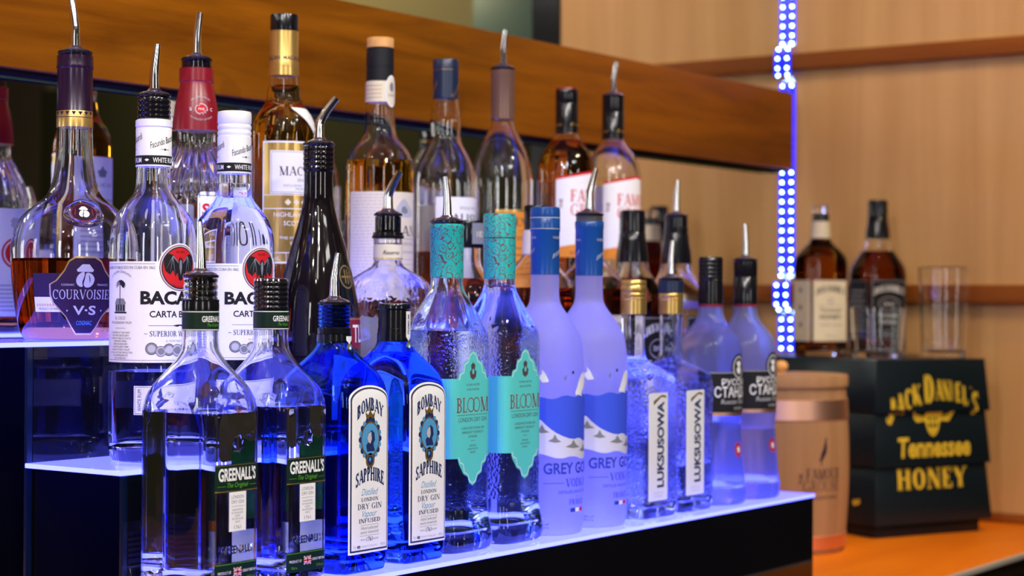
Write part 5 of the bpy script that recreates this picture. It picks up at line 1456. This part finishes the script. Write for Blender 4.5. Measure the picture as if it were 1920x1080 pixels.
BIRD = [(0, 0), (3, 3), (4, 8), (8, 16), (10, 24), (12, 30), (15, 31), (13, 26), (14, 18), (13, 10), (9, 4), (5, -1), (5, -8), (4, -8), (3, -1)]
P_FG = chaikin([(0.2833, .0161), (0.2772, .0184), (0.268, .0254), (0.2564, .0338), (0.2449, .0392), (0.2295, .0415)], 2) + [(0.012, .0415), (0.004, .040)]
def grouse(label, x, level, spouted):
    t = thing('whisky_bottle', label, 'bottle', (x, YU, ZU), 0, TOP)
    bottle_body(t, Surf([(0.334, .0150), (0.2840, .0155)] + P_FG), M['clear'], M['amber'], level, 0.003, 0.012, 72, 0.007)
    if spouted:
        c = lathe('neck_foil', [(0.2830, .0157), (0.2830, .0167), (0.3230, .0166), (0.3240, .0160), (0.3260, .0165), (0.3460, .0164), (0.3464, .0150)], M['black'], t, 48, bands=[(0.28, M['gold']), (0.2865, M['black'])])
        pourer(t, 0.3464, 0.0168, 0.0125, 0.047, lean(0.005), 0.006, 1, 0.0036)
    else:
        c = lathe('screw_cap', [(0.2830, .0157), (0.2830, .0164), (0.3250, .0163), (0.3260, .0159), (0.3270, .0163), (0.3455, .0163), (0.3478, .0157), (0.3480, .014)], M['black'], t, 48, bands=[(0.28, M['gold']), (0.2865, M['black']), (0.3395, M['crimson'])])
    N = Label(Surf([(0.28, .0168), (0.35, .0168)]).wrapper(0, .3), 0)
    for a in (-35, 0, 35): N.text('Famous', a, 293, 4.5, 'gold', 22, 1, .4)
    N.build('cap_lettering', c)
    L = Label(Surf(P_FG).wrapper(0, 0.15), 0)
    L.poly([(-56, 104), (56, 104), (56, 218), (0, 224), (-56, 214)], 'white', 0); L.poly([(-56, 214), (0, 224), (56, 218), (56, 221), (0, 228), (-56, 217)], 'red', 1)
    L.text('THE', -46, 180, 5, 'maroon', 14, 1, 0, .02, 0, PI / 2); L.serif('FAMOUS', 2, 183, 17, 'red', 74, 1, 0, .2); L.serif('GROUSE', 2, 163, 17, 'red', 74, 1, 0, .16, .05)
    L.poly([(2 + a * .8, 126 + b * .8) for a, b in BIRD], 'maroon', 1)
    L.poly([(-56, 104), (56, 104), (56, 124), (20, 119), (-20, 124), (-56, 118)], 'orange', 1); L.text('BLENDED SCOTCH WHISKY', 0, 108, 5, 'maroon', 70, 2)
    L.build('front_label', t)
    B = Label(Surf(P_FG).wrapper(PI, .15), 0); B.rect(-32, 110, 32, 215, 'white', 0)
    for i in range(13): B.rect(-24, 120 + i * 6, 24, 122 + i * 6, 'lightgrey', 1)
    B.build('back_label', t)
grouse('full amber whisky bottle with red-topped black cap and white label', 2.240, 0.272, False)
grouse('empty clear whisky bottle with black neck foil, white label and pour spout', 2.365, None, True)

# ================================================================ RIGHT END: barrel, crate, bottles and glasses
bx, by = 2.7295, 1.3915
br = thing('wooden_barrel', 'small pale oak barrel with copper hoops and printed grouse logo', 'barrel', (bx, by, ZC), 0)
def stave(th): return 1 - 0.006 * (np.abs(np.sin(th * 10)) > 0.985)
bp = [(0.0, .1000), (0.003, .1030), (0.10, .1095), (0.17, .1095), (0.235, .1060), (0.262, .1035)]
bpc = chaikin(bp, 2)
k = 160; th = np.arange(k) * 2 * PI / k
rg = [np.stack([r * stave(th) * np.sin(th), -r * stave(th) * np.cos(th), np.full(k, z)], 1) for z, r in bpc]
V, F = rings_mesh(rg)
link('stave_body', mesh_from(V, F), [M['stave']], br, angle=60)
BS = Surf(bpc)
for z0, z1 in ((0.212, 0.244), (0.008, 0.030)):
    pr = []
    for z in (z0, z0 + .0006, z1 - .0006, z1): pr.append((z, float(BS.at(z)[0]) + (.0008 if z in (z0, z1) else .0016)))
    lathe('copper_hoop', [(z0, float(BS.at(z0)[0]) - .002)] + pr + [(z1, float(BS.at(z1)[0]) - .002)], M['copper'], br, 72)
lid = lathe('lid', [(0.2615, .100), (0.2615, .106), (0.2640, .1065), (0.2640, .1075), (0.2800, .1075), (0.2820, .1060), (0.2825, .09)], M['stave'], br, 72)
lathe('lid_knob', [(0.2822, .006), (0.286, .006), (0.2885, .0095), (0.294, .0115), (0.2995, .0095), (0.3025, .005), (0.303, .001)], M['cork'], lid, 32, 1)
L = Label(BS.wrapper(math.radians(-27), 0.12), 0, maxe=5)
L.poly([(-6 + a * 1.15, 150 + b * 1.15) for a, b in BIRD], 'plum', 0)
L.text('THE', -34, 121, 6, 'plum', 17, 0, 0, .01, 0, PI / 2); L.serif('FAMOUS', 5, 120, 17, 'plum', 66, 0); L.serif('GROUSE', 3, 101, 17, 'plum', 72, 0, 0, .13, .05)
L.text('BLENDED SCOTCH WHISKY', 2, 88, 5.5, 'plum', 66, 0)
L.build('printed_logo', br)

CR = math.radians(-24.6)
crate = thing('display_crate', 'black lacquered display crate with gold whiskey lettering on stepped panels', 'crate', (2.921, 1.311, ZC), CR)
CW, CD = 0.247, 0.30
def tier(z0, z1, out0, out1, name):
    v = [(-out0, -out0, z0), (CW + out0, -out0, z0), (CW + out0, CD, z0), (-out0, CD, z0), (-out1, -out1, z1), (CW + out1, -out1, z1), (CW + out1, CD, z1), (-out1, CD, z1)]
    f = [(3, 2, 1, 0), (4, 5, 6, 7), (0, 1, 5, 4), (1, 2, 6, 5), (2, 3, 7, 6), (3, 0, 4, 7)]
    bm = bmesh.new(); vs = [bm.verts.new(q) for q in v]
    for q in f: bm.faces.new([vs[i] for i in q])
    bmesh.ops.bevel(bm, geom=bm.edges[:], offset=.0012, segments=2, profile=.5, affect='EDGES')
    me = bpy.data.meshes.new(name); bm.to_mesh(me); bm.free()
    return link(name, me, [M['crate']], crate, angle=30)
TI = ((0.0, 0.0222, -0.006, -0.006), (0.0225, 0.1195, 0.010, 0.002), (0.1198, 0.2105, 0.008, 0.001), (0.2108, 0.301, 0.007, 0.0))
for i, (a, b, c_, d_) in enumerate(TI): tier(a, b, c_, d_, 'plinth' if i == 0 else 'stepped_panel')
def crate_map(u, v, off):
    o = np.zeros_like(u)
    for (a, b, c_, d_) in TI[1:]:
        s_ = (v >= a - 0.0002) & (v <= b + 0.0002)
        o = np.where(s_, c_ + (d_ - c_) * (v - a) / (b - a), o)
    return np.stack([u + CW / 2, -o - off - 0.0004, v], 1)
L = Label(crate_map, 0, maxe=4, base=0.0003)
def arch_text(s, v, h, wd, arc, grow):
    L.text(s, 0, v, h, 'yellow', wd, 1, 0, .012, arc)
def arch_letters(word, us, base, hs, w_):
    for ch, u, b, h, ww in zip(word, us, base, hs, w_): L.serif(ch, u, b, h, 'yellow', ww, 1, 0, .34, .10)
cu = [-95, -76, -57, -38, -9, 13, 29, 41, 57, 73, 86, 95]
word = "JACKDANIEL'S"
cb = [193, 208, 217, 223, 226, 231, 230, 229, 226, 221, 240, 204]
ch = [44, 36, 35, 36, 49, 35, 35, 35, 35, 34, 12, 40]
cw = [17, 18, 18, 19, 24, 16, 16, 5, 14, 13, 4, 15]
arch_letters(word, cu, cb, ch, cw)
# bull head: face, muzzle, ears, horns
face = [(-17, 211), (17, 211), (21, 203), (27, 200), (21, 196), (16, 193), (12, 180), (7, 173), (0, 169), (-7, 173), (-12, 180), (-16, 193), (-21, 196), (-27, 200), (-21, 203)]
L.poly(face, 'yellow', 1)
hornr = [(18, 203), (30, 199), (38, 202), (41, 210), (47, 213), (43, 202), (36, 194), (24, 195)]
L.poly(hornr, 'yellow', 1); L.poly([(-a, b) for a, b in hornr], 'yellow', 1)
for sgn in (1, -1):
    L.poly([(sgn * 4, 200), (sgn * 10, 203), (sgn * 11, 199), (sgn * 6, 196)], 'ink', 2); L.poly([(sgn * 3, 190), (sgn * 10, 194), (sgn * 9, 186), (sgn * 4, 182)], 'ink', 2); L.ell(sgn * 3.4, 176, 1.6, 1.4, 'ink', 2, 10)
L.rect(-1, 183, 1, 205, 'ink', 2)
L.text('Tennessee', 2, 136, 33, 'yellow', 164, 1, .12, .03)
L.serif('HONEY', -2, 80, 36, 'yellow', 158, 1, 0, .28, .10, .10)
for u in (-68, -36): pass
L.build('gold_lettering', crate)
def side_map(u, v, off):
    o = np.full_like(u, 0.0)
    for (a, b, c_, d_) in TI[1:]:
        s_ = (v >= a) & (v <= b); o = np.where(s_, c_ + (d_ - c_) * (v - a) / (b - a), o)
    return np.stack([-o - off - .0004, -u, v], 1)
L = Label(side_map, 0, base=0.0003)
L.poly([(-52, 58), (-46, 64), (-40, 62), (-34, 66), (-30, 58), (-38, 54), (-46, 52)], 'yellow', 1)
L.build('side_emblem', crate)
u_ = Vector((math.cos(CR), math.sin(CR), 0)); v_ = Vector((-math.sin(CR), math.cos(CR), 0))
def on_crate(s, t): return Vector((2.921, 1.311, ZC + 0.3012)) + u_ * s + v_ * t
p = on_crate(0.056, 0.215)
honey('amber whiskey bottle with cream label standing on the black crate', p.x, None, p.y, p.z, math.radians(-36), 'bottles on the crate', 0.97, 0.218)
p = on_crate(0.190, 0.215)
tennessee('dark whiskey bottle with black label and black cap standing on the crate', p.x, False, p.y, p.z, math.radians(-36), 'bottles on the crate')
def glass_cup(label, s, tt, r0, r1, h, base):
    q = on_crate(s, tt)
    t = thing('drinking_glass', label, 'glass', tuple(q), 0, 'empty glasses on the crate')
    wl = 0.0016
    n = 14
    out = [(0, r0 * .9), (0.0008, r0 * .97), (0.003, r0)] + [(0.003 + (h - 0.004) * i / n, r0 + (r1 - r0) * i / n) for i in range(1, n + 1)]
    inn = [(base + .004 + (h - .001 - base - .004) * i / n, r0 + (r1 - r0) * (base + (h - base) * i / n) / h - wl) for i in range(n, -1, -1)]
    prof = out + [(h, r1 - wl * .5)] + inn + [(base + .0008, inn[-1][1] - .003), (base, r0 * .6)]
    th = np.arange(64) * 2 * PI / 64
    V, F = rings_mesh([np.stack([r * np.sin(th), -r * np.cos(th), np.full(64, z)], 1) for z, r in prof])
    o = link('glass_wall', mesh_from(V, F), [M['clear']], t, angle=28)
glass_cup('short empty tumbler in front of the two bottles on the crate', 0.058, 0.062, .042, .0475, 0.089, 0.009)
glass_cup('tall empty glass beside the two bottles on the crate', 0.205, 0.058, .038, .0440, 0.160, 0.010)
